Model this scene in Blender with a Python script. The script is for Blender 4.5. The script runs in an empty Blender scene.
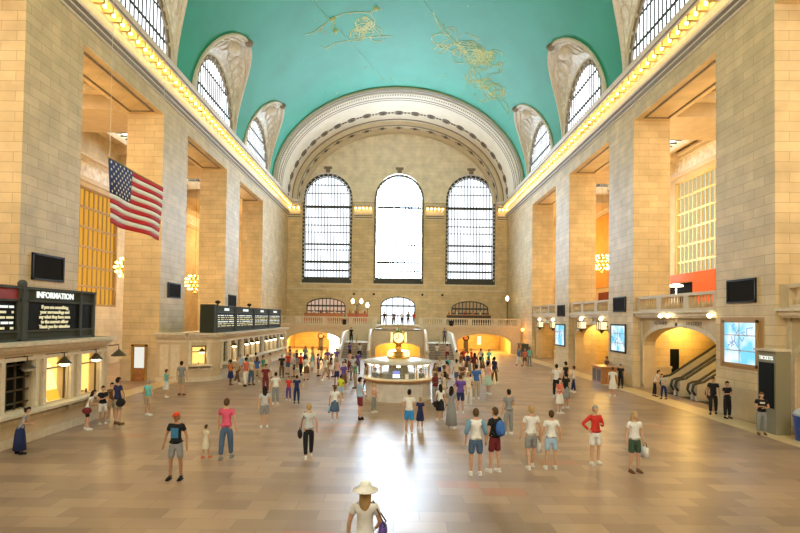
import bpy, bmesh, math, random
from mathutils import Vector, Matrix
PI = math.pi
S = bpy.context.scene
COL = S.collection
XC = 0.2            # hall centre line
W = 15.45            # half width between pier faces
YE = 72.3           # east wall
YW = -1.2           # west wall
CAMZ = 4.3

# ------------------------------------------------------------------ helpers
class MB:
    def __init__(s): s.v = []; s.f = []; s.m = []
    def add(s, vs, fs, mi=0):
        b = len(s.v); s.v += [tuple(v) for v in vs]
        for f in fs: s.f.append([b + i for i in f]); s.m.append(mi)
        return s
    def box(s, x0, x1, y0, y1, z0, z1, mi=0):
        x0, x1 = min(x0, x1), max(x0, x1); y0, y1 = min(y0, y1), max(y0, y1); z0, z1 = min(z0, z1), max(z0, z1)
        vs = [(x0,y0,z0),(x1,y0,z0),(x1,y1,z0),(x0,y1,z0),(x0,y0,z1),(x1,y0,z1),(x1,y1,z1),(x0,y1,z1)]
        return s.add(vs, [(0,3,2,1),(4,5,6,7),(0,1,5,4),(1,2,6,5),(2,3,7,6),(3,0,4,7)], mi)
    def hexa(s, vs, mi=0):
        return s.add(vs, [(0,3,2,1),(4,5,6,7),(0,1,5,4),(1,2,6,5),(2,3,7,6),(3,0,4,7)], mi)
    def bar(s, a, b, w, h=None, mi=0, up=(0,0,1)):
        h = h or w; a = Vector(a); b = Vector(b); d = (b - a).normalized()
        up = Vector(up)
        if abs(d.dot(up)) > .98: up = Vector((0,1,0)) if abs(d.y) < .9 else Vector((1,0,0))
        r = d.cross(up).normalized() * w/2; u = r.cross(d).normalized() * h/2
        vs = [a-r-u, a+r-u, a+r+u, a-r+u, b-r-u, b+r-u, b+r+u, b-r+u]
        return s.add(vs, [(0,1,2,3),(7,6,5,4),(0,4,5,1),(1,5,6,2),(2,6,7,3),(3,7,4,0)], mi)
    def tube(s, pts, rad, n=8, mi=0, cap=True):
        pts = [Vector(p) for p in pts]; rs = rad if isinstance(rad, (list, tuple)) else [rad]*len(pts)
        rings = []
        prev = None
        for i, p in enumerate(pts):
            d = (pts[min(i+1, len(pts)-1)] - pts[max(i-1, 0)]).normalized()
            up = prev if prev is not None else (Vector((0,0,1)) if abs(d.z) < .9 else Vector((1,0,0)))
            r = d.cross(up)
            if r.length < 1e-4: r = d.cross(Vector((0,1,0)))
            r.normalize(); u = r.cross(d).normalized(); prev = u
            rings.append([p + (r*math.cos(2*PI*k/n) + u*math.sin(2*PI*k/n))*rs[i] for k in range(n)])
        vs = [q for r in rings for q in r]; fs = []
        for i in range(len(pts)-1):
            for k in range(n):
                fs.append((i*n+k, i*n+(k+1)%n, (i+1)*n+(k+1)%n, (i+1)*n+k))
        if cap: fs.append(tuple(range(n-1,-1,-1))); fs.append(tuple((len(pts)-1)*n+k for k in range(n)))
        return s.add(vs, fs, mi)
    def lathe(s, c, prof, n=20, mi=0, sy=1.0, a0=0, a1=2*PI):
        full = abs(a1-a0-2*PI) < 1e-6; m = n if full else n+1
        vs = []
        for r, z in prof:
            for k in range(m):
                a = a0 + (a1-a0)*k/n
                vs.append((c[0]+r*math.cos(a), c[1]+r*math.sin(a)*sy, c[2]+z))
        fs = []
        for i in range(len(prof)-1):
            for k in range(n):
                k2 = (k+1) % m
                fs.append((i*m+k, i*m+k2, (i+1)*m+k2, (i+1)*m+k))
        return s.add(vs, fs, mi)
    def ball(s, c, r, n=10, m=6, mi=0):
        rx, ry, rz = r if isinstance(r, (tuple, list)) else (r, r, r)
        vs = [(c[0], c[1], c[2]-rz)]; fs = []
        for i in range(1, m):
            t = -PI/2 + PI*i/m
            for k in range(n):
                a = 2*PI*k/n; vs.append((c[0]+rx*math.cos(t)*math.cos(a), c[1]+ry*math.cos(t)*math.sin(a), c[2]+rz*math.sin(t)))
        vs.append((c[0], c[1], c[2]+rz)); L = len(vs)-1
        for k in range(n): fs.append((0, 1+(k+1)%n, 1+k)); fs.append((L, L-n+k, L-n+(k+1)%n))
        for i in range(m-2):
            for k in range(n): a = 1+i*n; fs.append((a+k, a+(k+1)%n, a+n+(k+1)%n, a+n+k))
        return s.add(vs, fs, mi)
    def mesh(s, name, mats, smooth=False, weld=False):
        me = bpy.data.meshes.new(name); me.from_pydata(s.v, [], s.f)
        for m in (mats if isinstance(mats, (list, tuple)) else [mats]): me.materials.append(m)
        if any(s.m): me.polygons.foreach_set('material_index', s.m)
        bm = bmesh.new(); bm.from_mesh(me)
        if weld: bmesh.ops.remove_doubles(bm, verts=bm.verts, dist=1e-4)
        bmesh.ops.recalc_face_normals(bm, faces=bm.faces)
        if smooth:
            for f in bm.faces: f.smooth = True
            if smooth != 'all':
                for e in bm.edges:
                    if len(e.link_faces) == 2 and e.calc_face_angle(0) > .7: e.smooth = False
        bm.to_mesh(me); bm.free(); me.update()
        return me
    def build(s, name, mats, parent=None, smooth=False, weld=False, **kw):
        o = bpy.data.objects.new(name, s.mesh(name, mats, smooth, weld)); COL.objects.link(o)
        if parent is not None:
            o.parent = parent
            if kw.pop('world', True): o.matrix_parent_inverse = pmat(parent).inverted()
        tag(o, **kw); return o

def pmat(o):
    m = Matrix.Translation(o.location) @ o.rotation_euler.to_matrix().to_4x4() @ Matrix.Diagonal((*o.scale, 1))
    if o.parent: m = pmat(o.parent) @ o.matrix_parent_inverse @ m
    return m
def tag(o, label=None, cat=None, group=None, kind=None):
    if label: o['label'] = label
    if cat: o['category'] = cat
    if group: o['group'] = group
    if kind: o['kind'] = kind
    return o
def empty(name, loc, label, cat, group=None, rz=0, kind=None):
    o = bpy.data.objects.new(name, None); COL.objects.link(o); o.empty_display_size = .1
    o.location = loc; o.rotation_euler = (0, 0, rz); tag(o, label, cat, group, kind); return o
def kids(o): return [c for c in bpy.data.objects if c.parent == o]
def copy_tree(o, parent=None):
    c = o.copy(); COL.objects.link(c)
    if parent is not None: c.parent = parent
    for k in kids(o): copy_tree(k, c)
    return c

# ------------------------------------------------------------------ materials
def newmat(name):
    m = bpy.data.materials.new(name); m.use_nodes = True
    nt = m.node_tree; b = nt.nodes['Principled BSDF']; return m, nt, b
def pm(name, c, rough=.6, metal=0, em=None, es=0, noise=0, scale=6, bump=0, spec=None):
    m, nt, b = newmat(name)
    b.inputs['Base Color'].default_value = (*c, 1); b.inputs['Roughness'].default_value = rough
    b.inputs['Metallic'].default_value = metal
    if spec is not None: b.inputs['Specular IOR Level'].default_value = spec
    if em: b.inputs['Emission Color'].default_value = (*em, 1); b.inputs['Emission Strength'].default_value = es
    if noise or bump:
        tc = nt.nodes.new('ShaderNodeTexCoord'); n = nt.nodes.new('ShaderNodeTexNoise')
        n.inputs['Scale'].default_value = scale; n.inputs['Detail'].default_value = 5
        nt.links.new(tc.outputs['Object'], n.inputs['Vector'])
        if noise:
            r = nt.nodes.new('ShaderNodeValToRGB'); e = r.color_ramp.elements
            e[0].position = .3; e[1].position = .7
            e[0].color = (*[x*(1-noise) for x in c], 1); e[1].color = (*[min(1, x*(1+noise)) for x in c], 1)
            nt.links.new(n.outputs['Fac'], r.inputs['Fac']); nt.links.new(r.outputs['Color'], b.inputs['Base Color'])
        if bump:
            bp = nt.nodes.new('ShaderNodeBump'); bp.inputs['Strength'].default_value = bump
            nt.links.new(n.outputs['Fac'], bp.inputs['Height']); nt.links.new(bp.outputs['Normal'], b.inputs['Normal'])
    return m
def wallvec(nt):
    """world position -> (run along the wall, height)"""
    g = nt.nodes.new('ShaderNodeNewGeometry'); s = nt.nodes.new('ShaderNodeSeparateXYZ')
    nt.links.new(g.outputs['Position'], s.inputs[0])
    a = nt.nodes.new('ShaderNodeMath'); a.operation = 'ADD'
    nt.links.new(s.outputs['X'], a.inputs[0]); nt.links.new(s.outputs['Y'], a.inputs[1])
    c = nt.nodes.new('ShaderNodeCombineXYZ'); nt.links.new(a.outputs[0], c.inputs['X']); nt.links.new(s.outputs['Z'], c.inputs['Y'])
    return g, c
def stone(name, c1, c2, mort, bw=1.15, bh=.46, ms=.016, rough=.55, bump=.25):
    m, nt, b = newmat(name); g, c = wallvec(nt)
    br = nt.nodes.new('ShaderNodeTexBrick'); nt.links.new(c.outputs[0], br.inputs['Vector'])
    br.inputs['Scale'].default_value = 1; br.inputs['Brick Width'].default_value = bw; br.inputs['Row Height'].default_value = bh
    br.inputs['Mortar Size'].default_value = ms; br.inputs['Mortar Smooth'].default_value = .3
    br.inputs['Color1'].default_value = (*c1, 1); br.inputs['Color2'].default_value = (*c2, 1); br.inputs['Mortar'].default_value = (*mort, 1)
    n = nt.nodes.new('ShaderNodeTexNoise'); n.inputs['Scale'].default_value = .9; n.inputs['Detail'].default_value = 6
    nt.links.new(g.outputs['Position'], n.inputs['Vector'])
    mp = nt.nodes.new('ShaderNodeMapRange'); mp.inputs[1].default_value = .3; mp.inputs[2].default_value = .7
    mp.inputs[3].default_value = .84; mp.inputs[4].default_value = 1.12; nt.links.new(n.outputs['Fac'], mp.inputs[0])
    mx = nt.nodes.new('ShaderNodeMix'); mx.data_type = 'RGBA'; mx.blend_type = 'MULTIPLY'; mx.inputs[0].default_value = 1
    nt.links.new(br.outputs['Color'], mx.inputs[6]); nt.links.new(mp.outputs[0], mx.inputs[7])
    nt.links.new(mx.outputs[2], b.inputs['Base Color']); b.inputs['Roughness'].default_value = rough
    bp = nt.nodes.new('ShaderNodeBump'); bp.inputs['Strength'].default_value = bump; bp.inputs['Distance'].default_value = .02
    inv = nt.nodes.new('ShaderNodeMath'); inv.operation = 'SUBTRACT'; inv.inputs[0].default_value = 1
    nt.links.new(br.outputs['Fac'], inv.inputs[1]); nt.links.new(inv.outputs[0], bp.inputs['Height']); nt.links.new(bp.outputs['Normal'], b.inputs['Normal'])
    return m
def emis(name, c, s):
    m, nt, b = newmat(name); nt.nodes.remove(b); e = nt.nodes.new('ShaderNodeEmission')
    e.inputs[0].default_value = (*c, 1); e.inputs[1].default_value = s
    nt.links.new(e.outputs[0], nt.nodes['Material Output'].inputs[0]); return m

M = {}
M['stone'] = stone('limestone_blocks', (.69,.54,.32), (.60,.46,.265), (.40,.29,.15), 1.3, .42, .012)
M['stone_pale'] = stone('pale_limestone', (.70,.60,.40), (.65,.55,.36), (.50,.40,.24), 1.6, .55, .012)
M['tymp'] = stone('plaster_blocks', (.90,.81,.66), (.86,.77,.62), (.72,.62,.47), 1.5, .5, .012)
M['smooth'] = pm('cream_limestone', (.58,.47,.31), .5, noise=.08, scale=2)
M['trimpale'] = pm('pale_carved_stone', (.66,.58,.45), .55, noise=.10, scale=5, bump=.1)
M['trimdark'] = pm('dark_moulding_stone', (.24,.19,.135), .6, noise=.15, scale=8)  # dark stone for moulding bands, rims and beads
M['stucco'] = pm('ivory_plaster', (.68,.58,.42), .6, noise=.05, scale=1.2)
M['relief'] = pm('carved_plaster_relief', (.88,.83,.74), .7, noise=.30, scale=2.2, bump=.9)
M['marblepanel'] = pm('grey_marble', (.55,.52,.47), .3, noise=.12, scale=3)
M['bronze'] = pm('dark_bronze', (.10,.075,.045), .45, .5)
M['brass'] = pm('polished_brass', (.75,.50,.16), .25, .9)
M['gold'] = pm('gilded_plaster', (.80,.60,.24), .4, .3, noise=.15, scale=9)
M['iron'] = pm('painted_iron', (.07,.075,.07), .7, 0, spec=.15)
M['black'] = pm('black_plastic', (.012,.012,.012), .45)
M['boardgreen'] = pm('bronze_green_board', (.045,.05,.035), .7, 0, spec=.15)
M['boardface'] = pm('black_board_face', (.006,.007,.006), .6, spec=.08)
M['red'] = pm('red_panel', (.28,.015,.02), .4)
M['wood'] = pm('polished_wood', (.36,.15,.05), .35, noise=.25, scale=5)
M['steel'] = pm('brushed_steel', (.62,.58,.50), .35, .35)
M['rubber'] = pm('black_rubber', (.02,.02,.02), .6)
M['stair'] = pm('brown_marble_steps', (.23,.16,.13), .5, noise=.12, scale=4)
M['orange'] = pm('orange_lit_wall', (.72,.36,.08), .6, noise=.1, scale=1)  # base colour carries the orange lamplight of the gallery
M['yellowwall'] = stone('warm_passage_stone', (.68,.50,.22), (.60,.43,.18), (.42,.28,.10), 1.2, .5, .012)
M['white'] = pm('white_paint', (.8,.8,.78), .5)
M['sign_red'] = pm('red_signboard', (.65,.10,.03), .5, em=(.9,.14,.03), es=.25)
M['day'] = emis('daylit_window_glass', (.66,.82,1.0), 58)
M['doorday'] = emis('daylit_door_glass', (.85,.93,1.0), 2.2)
M['dayside'] = emis('hazy_window_glass', (.88,.94,1.0), 2.1)
M['daywest'] = emis('afternoon_window_glass', (1.0,.90,.70), 16.5)
M['lun'] = emis('daylit_lunette_glass', (.93,.97,1.0), 3.0)
M['sky'] = emis('daylit_skylight_glass', (1.0,.95,.85), 5)
M['amberglass'] = emis('amber_lit_glass', (1.0,.50,.06), .75)
M['greenglass'] = emis('pale_green_lit_glass', (.70,.72,.50), .75)
M['warmglow'] = emis('warm_lit_opening', (1.0,.60,.16), 1.6)
M['bulb'] = emis('warm_bulb', (1.0,.66,.22), 40)
M['bulbdim'] = emis('dim_warm_bulb', (1.0,.66,.24), 9)
M['bulbsoft'] = emis('frosted_lamp_glass', (1.0,.80,.45), 14)
M['clock'] = emis('opal_clock_glass', (1.0,.78,.36), 1.9)
M['textlit'] = emis('lit_board_letters', (1.0,.88,.50), .8)
M['textwhite'] = emis('white_lit_letters', (.9,.95,.85), 1.2)
M['textdark'] = pm('engraved_letters', (.20,.17,.13), .7)

# marble floor
def floor_mat():
    m, nt, b = newmat('marble_floor_tiles'); g = nt.nodes.new('ShaderNodeNewGeometry')
    def brick(bw, bh, c1, c2, off):
        mpn = nt.nodes.new('ShaderNodeMapping'); mpn.inputs['Location'].default_value = (off, off*.7, 0); nt.links.new(g.outputs['Position'], mpn.inputs[0])
        br = nt.nodes.new('ShaderNodeTexBrick'); nt.links.new(mpn.outputs[0], br.inputs['Vector'])
        br.inputs['Scale'].default_value = 1; br.inputs['Brick Width'].default_value = bw; br.inputs['Row Height'].default_value = bh
        br.inputs['Mortar Size'].default_value = .008; br.inputs['Color1'].default_value = (*c1, 1); br.inputs['Color2'].default_value = (*c2, 1)
        br.inputs['Mortar'].default_value = (.22,.17,.13,1); br.offset = .5; return br
    b1 = brick(1.1, .55, (.40,.285,.20), (.26,.18,.13), 0)
    nn = nt.nodes.new('ShaderNodeTexNoise'); nn.inputs['Scale'].default_value = .35; nn.inputs['Detail'].default_value = 6
    nt.links.new(g.outputs['Position'], nn.inputs['Vector'])
    r = nt.nodes.new('ShaderNodeValToRGB'); e = r.color_ramp.elements; e[0].position = .35; e[1].position = .68
    e[0].color = (.82,.80,.80,1); e[1].color = (1.12,1.08,1.0,1); nt.links.new(nn.outputs['Fac'], r.inputs[0])
    mx = nt.nodes.new('ShaderNodeMix'); mx.data_type = 'RGBA'; mx.blend_type = 'MULTIPLY'; mx.inputs[0].default_value = 1
    nt.links.new(b1.outputs['Color'], mx.inputs[6]); nt.links.new(r.outputs[0], mx.inputs[7])
    # a few replaced, redder tiles
    wn = nt.nodes.new('ShaderNodeTexWhiteNoise'); wn.noise_dimensions = '2D'
    sn = nt.nodes.new('ShaderNodeVectorMath'); sn.operation = 'SNAP'; sn.inputs[1].default_value = (1.1, .55, 1)
    nt.links.new(g.outputs['Position'], sn.inputs[0]); nt.links.new(sn.outputs[0], wn.inputs['Vector'])
    gt = nt.nodes.new('ShaderNodeMath'); gt.operation = 'GREATER_THAN'; gt.inputs[1].default_value = .985
    nt.links.new(wn.outputs['Value'], gt.inputs[0])
    sc = nt.nodes.new('ShaderNodeMath'); sc.operation = 'MULTIPLY'; sc.inputs[1].default_value = .55; nt.links.new(gt.outputs[0], sc.inputs[0])
    m2 = nt.nodes.new('ShaderNodeMix'); m2.data_type = 'RGBA'; nt.links.new(sc.outputs[0], m2.inputs[0])
    nt.links.new(mx.outputs[2], m2.inputs[6]); m2.inputs[7].default_value = (.42,.17,.09,1)
    nt.links.new(m2.outputs[2], b.inputs['Base Color'])
    mr = nt.nodes.new('ShaderNodeMapRange'); mr.inputs[3].default_value = .29; mr.inputs[4].default_value = .42
    nt.links.new(nn.outputs['Fac'], mr.inputs[0]); nt.links.new(mr.outputs[0], b.inputs['Roughness'])
    b.inputs['Specular IOR Level'].default_value = .6
    bp = nt.nodes.new('ShaderNodeBump'); bp.inputs['Strength'].default_value = .05; bp.inputs['Distance'].default_value = .02
    n3 = nt.nodes.new('ShaderNodeTexNoise'); n3.inputs['Scale'].default_value = 1.7; nt.links.new(g.outputs['Position'], n3.inputs['Vector'])
    nt.links.new(n3.outputs['Fac'], bp.inputs['Height']); nt.links.new(bp.outputs['Normal'], b.inputs['Normal'])
    return m
M['floor'] = floor_mat()
M['vault'] = pm('turquoise_painted_vault', (.014,.31,.20), .6, noise=.10, scale=.25)

# ------------------------------------------------------------------ arched wall panels
def panel(mb, p0, p1, z0, z1, th, ops=(), mi=0, N=14, cut=None):
    """wall from plan point p0 to p1; ops: (u centre, half width, z bottom, z spring, z crown)"""
    p0 = Vector((*p0, 0)); p1 = Vector((*p1, 0)); L = (p1-p0).length; d = (p1-p0)/L; n = Vector((-d.y, d.x, 0))*th
    def P(u, z, k): q = p0 + d*u + (n if k else Vector()); return (q.x, q.y, z)
    us = {0.0, L}
    for uc, hw, zb, zs, zc in ops:
        if zc > zs:
            for i in range(N+1): us.add(round(uc - hw*math.cos(PI*i/N), 5))
        else: us.add(uc-hw); us.add(uc+hw)
    us = sorted(u for u in us if -1e-6 <= u <= L+1e-6)
    def top(op, u):
        uc, hw, zb, zs, zc = op; t = max(0, 1-((u-uc)/hw)**2); return zs + (zc-zs)*math.sqrt(t)
    for a, b in zip(us[:-1], us[1:]):
        if b-a < 1e-5: continue
        mid = (a+b)/2
        cover = sorted([o for o in ops if abs(mid-o[0]) < o[1]], key=lambda o: o[2])
        za, zb_ = z0, z0
        cells = []
        for o in cover:
            if o[2] > za + 1e-4: cells.append((za, zb_, o[2], o[2]))
            za, zb_ = top(o, a), top(o, b)
        cells.append((za, zb_, z1, z1))
        if cut:
            c2 = []
            for c in cells:
                if max(c[0], c[1]) < cut < min(c[2], c[3]): c2 += [(c[0], c[1], cut, cut), (cut, cut, c[2], c[3])]
                else: c2.append(c)
            cells = c2
        for c in cells:
            v = [P(a,c[0],0), P(b,c[1],0), P(b,c[3],0), P(a,c[2],0), P(a,c[0],1), P(b,c[1],1), P(b,c[3],1), P(a,c[2],1)]
            mb.add(v, [(0,1,2,3),(7,6,5,4),(0,4,5,1),(3,2,6,7)], mi)
    for u in (0, L): mb.add([P(u,z0,0),P(u,z0,1),P(u,z1,1),P(u,z1,0)], [(0,1,2,3)], mi)
    for uc, hw, zb, zs, zc in ops:
        for u in (uc-hw, uc+hw): mb.add([P(u,zb,0),P(u,zb,1),P(u,zs,1),P(u,zs,0)], [(0,1,2,3)], mi)
def arch_pts(uc, hw, zb, zs, zc, N=16, inset=0):
    pts = [(uc-hw+inset, zb+inset)]
    for i in range(N+1):
        t = PI*i/N; pts.append((uc-(hw-inset)*math.cos(t), zs+(zc-zs-inset if zc > zs else -inset)*math.sin(t)))
    pts.append((uc+hw-inset, zb+inset)); return pts
def ring(mb, to3, uc, hw, zb, zs, zc, w, d0, d1, closed=True, mi=0, N=16):
    """flat frame of width w following an arched opening, extruded between depths d0 and d1"""
    o = arch_pts(uc, hw, zb, zs, zc, N); i = arch_pts(uc, hw, zb, zs, zc, N, w); n = len(o)
    vs = [to3(*p, d0) for p in o] + [to3(*p, d0) for p in i] + [to3(*p, d1) for p in o] + [to3(*p, d1) for p in i]
    fs = []
    for k in range(n if closed else n-1):
        j = (k+1) % n; fs += [(k, j, n+j, n+k), (2*n+k, 3*n+k, 3*n+j, 2*n+j), (n+k, n+j, 3*n+j, 3*n+k), (k, 2*n+k, 2*n+j, j)]
    mb.add(vs, fs, mi)
def filled(mb, to3, uc, hw, zb, zs, zc, d, N=16, mi=0):
    pts = arch_pts(uc, hw, zb, zs, zc, N); mb.add([to3(*p, d) for p in pts], [tuple(range(len(pts)))], mi)
def grid(mb, to3, uc, hw, zb, zs, zc, d, nv, hz, wv=.07, wh=.10, dep=.08, mi=0):
    def top(u): return zs + (zc-zs)*math.sqrt(max(0, 1-((u-uc)/hw)**2))
    for i in range(1, nv):
        u = uc-hw+2*hw*i/nv
        a = to3(u, zb, d); b = to3(u, top(u), d); mb.bar(a, b, wv, dep, mi)
    for z, s in hz:
        if z > zs: h = hw*math.sqrt(max(0, 1-((z-zs)/(zc-zs))**2))
        else: h = hw
        mb.bar(to3(uc-h, z, d-.02), to3(uc+h, z, d-.02), dep, wh*s, mi)

PIERS = [(8.4, 12.3), (21.0, 24.9), (33.6, 37.5), (46.2, 50.1), (58.8, YE)]
BAYS = [(12.3, 21.0), (24.9, 33.6), (37.5, 46.2), (50.1, 58.8)]
LUN = [16.6, 29.2, 41.9, 54.5]
TP = 2.4            # pier thickness
W2 = 25.0           # outer wall of the side galleries
ZH = 17.5           # underside of the lintel
ZG = 4.9            # gallery floor
# ------------------------------------------------------------------ setting: floor, walls
mb = MB(); mb.box(-W2-1, W2+1, YW-1, YE+9, -.3, 0); mb.build('floor', M['floor'], kind='structure')
mb = MB()
for s in (-1, 1):
    mb.box(s*14.0+XC*0, s*15.25, YW, 33.1 if s < 0 else 63.9, 0, .012)
mb.build('trim_1', pm('pale_border_marble', (.62,.47,.26), .35, noise=.08, scale=1), kind='structure', label='pale marble border strip along the foot of the side walls')

M['gildbar'] = pm('dull_gilded_bars', (.34,.21,.07), .6)
def pier_mesh(s, y0, y1, full=False):
    mb = MB(); x0, x1 = s*W, s*(W+TP)
    mb.box(x0, x1, y0, y1, 0, ZH)
    return mb
where = ['nearest the camera', 'second from the camera', 'third from the camera', 'fourth from the camera']
for s, side in ((-1, 'left'), (1, 'right')):
    # upper wall above the openings plus solid end blocks
    mb = MB()
    mb.box(s*W, s*(W+TP), YW, YE+.5, ZH, 20.4)
    mb.box(s*W, s*(W+TP), YW, 8.4, 0, ZH); mb.box(s*W, s*(W+TP), 58.8, YE+.5, 0, ZH)
    # panels of the soffits
    for (a, b) in BAYS:
        for q in (0,):
            x0, x1 = s*(W+.45), s*(W+TP-.35)
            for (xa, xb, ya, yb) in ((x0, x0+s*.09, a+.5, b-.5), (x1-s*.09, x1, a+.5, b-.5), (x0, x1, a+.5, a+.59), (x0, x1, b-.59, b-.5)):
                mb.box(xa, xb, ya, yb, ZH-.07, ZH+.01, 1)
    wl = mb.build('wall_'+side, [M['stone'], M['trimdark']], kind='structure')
    for i, (a, b) in enumerate(PIERS[:4]):
        p = pier_mesh(s, a, b).build('stone_pier', M['stone'])
        tag(p, 'tall limestone block pier on the %s side of the hall, %s' % (side, where[i]), 'pier', 'limestone piers along the hall', 'structure')
        mb = MB(); mb.box(s*(W-.06), s*(W+TP+.06), a-.06, b+.06, 0, 1.25); mb.box(s*(W-.1), s*(W+TP+.1), a-.1, b+.1, 1.25, 1.4)
        mb.build('plinth', M['smooth'], p)
    # outer wall of the gallery with grilles
    wins = [16.6, 29.2, 41.9, 54.5]
    zt, zb = (14.5, 4.95) if s < 0 else (16.7, 8.1)
    # to3 for side planes
    ops = [(c-YW, 3.3 if s < 0 else 4.4, zb, zt, zt) for c in wins]
    if s < 0: ops[2] = (41.9-YW, 4.0, zb, zt, zt)
    mb = MB(); panel(mb, (s*W2, YW), (s*W2, YE+.5), 0, 21, -s*.8 if False else (-.8 if s > 0 else .8), ops)
    mb.build('wall_outer_'+side, M['stone_pale'], kind='structure')
    for k, c in enumerate(wins):
        uc, hw, a_, b_, c_ = ops[k]
        def t3(u, z, d, s=s): return (s*(W2-.0+d), u+YW, z)
        mb = MB(); ring(mb, t3, uc, hw, zb, zt, zt, .18, .1, .3)
        nb = int(hw*2/.62)
        grid(mb, t3, uc, hw-.1, zb+.1, zt-.1, zt-.1, .22, nb, [(zb+(zt-zb)*q/6, 1.3) for q in range(1, 6)], .10 if s < 0 else .13, .13)
        w = mb.build('window_'+str(k+1 if s < 0 else k+6), M['gold'] if s > 0 else M['gildbar'], kind='structure')
        mb = MB(); filled(mb, t3, uc, hw, zb, zt, zt, .42, 2); mb.build('pane', M['amberglass'] if s < 0 else M['greenglass'], w)
    # entablature on the outer wall
    mb = MB(); z = zt+.35
    mb.box(s*W2, s*(W2-.25), YW, YE+.5, z, z+.35); mb.box(s*W2, s*(W2-.1), YW, YE+.5, z+.35, z+1.5, 1)
    mb.box(s*W2, s*(W2-.35), YW, YE+.5, z+1.5, z+1.8); mb.box(s*W2, s*(W2-.6), YW, YE+.5, z+1.8, z+2.0)
    mb.build('trim_'+('2' if s < 0 else '3'), [M['trimpale'], M['relief']], kind='structure')
    # gallery ceiling: beams and skylights
    mb = MB()
    zc = 19.3
    mb.box(s*(W+TP), s*(18.9+1.1), YW, YE+.5, zc, zc+.4); mb.box(s*23.6, s*W2, YW, YE+.5, zc, zc+.4)
    for (a, b) in PIERS: mb.box(s*(W+TP), s*W2, a-.2, b+.2 if b < 70 else b, 17.7, zc+.4)
    mb.box(s*(W+TP), s*W2, YW, 8, zc-.3, zc+.4)
    for (a, b) in BAYS:
        for y in (a+.9, b-.9): mb.box(s*(W+TP), s*W2, y-.35, y+.35, 18.5, zc)
        for x in (19.9, 23.5): mb.box(s*x, s*(x+.25), a, b, 18.9, zc)
    mb.build('ceiling_gallery_'+side, M['smooth'], kind='structure')
    for k, (a, b) in enumerate(BAYS):
        mb = MB()
        for i in range(9): y = a+1.2+(b-a-2.4)*i/8; mb.bar((s*20, y, zc+.15), (s*23.6, y, zc+.15), .12)
        for x in (21.2, 22.4): mb.bar((s*x, a+1, zc+.15), (s*x, b-1, zc+.15), .12)
        w = mb.build('window_'+str((11 if s < 0 else 15)+k), M['iron'], kind='structure')
        mb = MB(); mb.box(s*20, s*23.6, a+.9, b-.9, zc+.4, zc+.45); mb.build('pane', M['sky'], w)

# right side: lower screen walls with arched passages, ledge and balustrade at gallery level
def letters(txt, size, mat, parent, M4, name='lettering', ext=.01, bold=0):
    cu = bpy.data.curves.new('t', 'FONT'); cu.body = txt; cu.size = size; cu.align_x = 'CENTER'; cu.align_y = 'CENTER'; cu.extrude = ext; cu.offset = bold
    cu.resolution_u = 2
    o = bpy.data.objects.new('t', cu); COL.objects.link(o); dg = bpy.context.evaluated_depsgraph_get()
    me = bpy.data.meshes.new_from_object(o.evaluated_get(dg)); bpy.data.objects.remove(o); bpy.data.curves.remove(cu)
    me.transform(M4); me.materials.clear(); me.materials.append(mat); me.name = name
    ob = bpy.data.objects.new(name, me); COL.objects.link(ob)
    if parent is not None: ob.parent = parent; ob.matrix_parent_inverse = pmat(parent).inverted()
    return ob
def frame4(o, right, up):
    r = Vector(right).normalized(); u = Vector(up).normalized(); n = r.cross(u)
    m = Matrix.Identity(4)
    for i in range(3): m[i][0] = r[i]; m[i][1] = u[i]; m[i][2] = n[i]; m[i][3] = o[i]
    return m
def balustrade(mb, a, b, z, h=.85, mi=0, solid=.14):
    a = Vector((*a, z)); b = Vector((*b, z)); L = (b-a).length; d = (b-a)/L
    mb.bar(a+Vector((0,0,.07)), b+Vector((0,0,.07)), .34, .14, mi); mb.bar(a+Vector((0,0,h-.07)), b+Vector((0,0,h-.07)), .38, .16, mi)
    n = max(1, round(L/3.2)); seg = L/n
    for i in range(n+1):
        c = a + d*min(max(seg*i, .25), L-.25); mb.bar(c, c+Vector((0,0,h)), .5, .36, mi, up=tuple(d.cross(Vector((0,0,1)))) )
    for i in range(n):
        k = int((seg-.6)/.26)
        for j in range(k):
            c = a + d*(seg*i + .3 + (seg-.6)*(j+.5)/k)
            mb.lathe((c.x, c.y, z), [(.05,.12),(.085,.2),(.095,.32),(.05,.5),(.045,.58),(.06,h-.14)], 6, mi)
ARW = ['front stretch beside the near cabinet', 'stretch above the escalators', 'stretch above the passage behind the middle screen', 'far stretch above the last passage']
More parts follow.
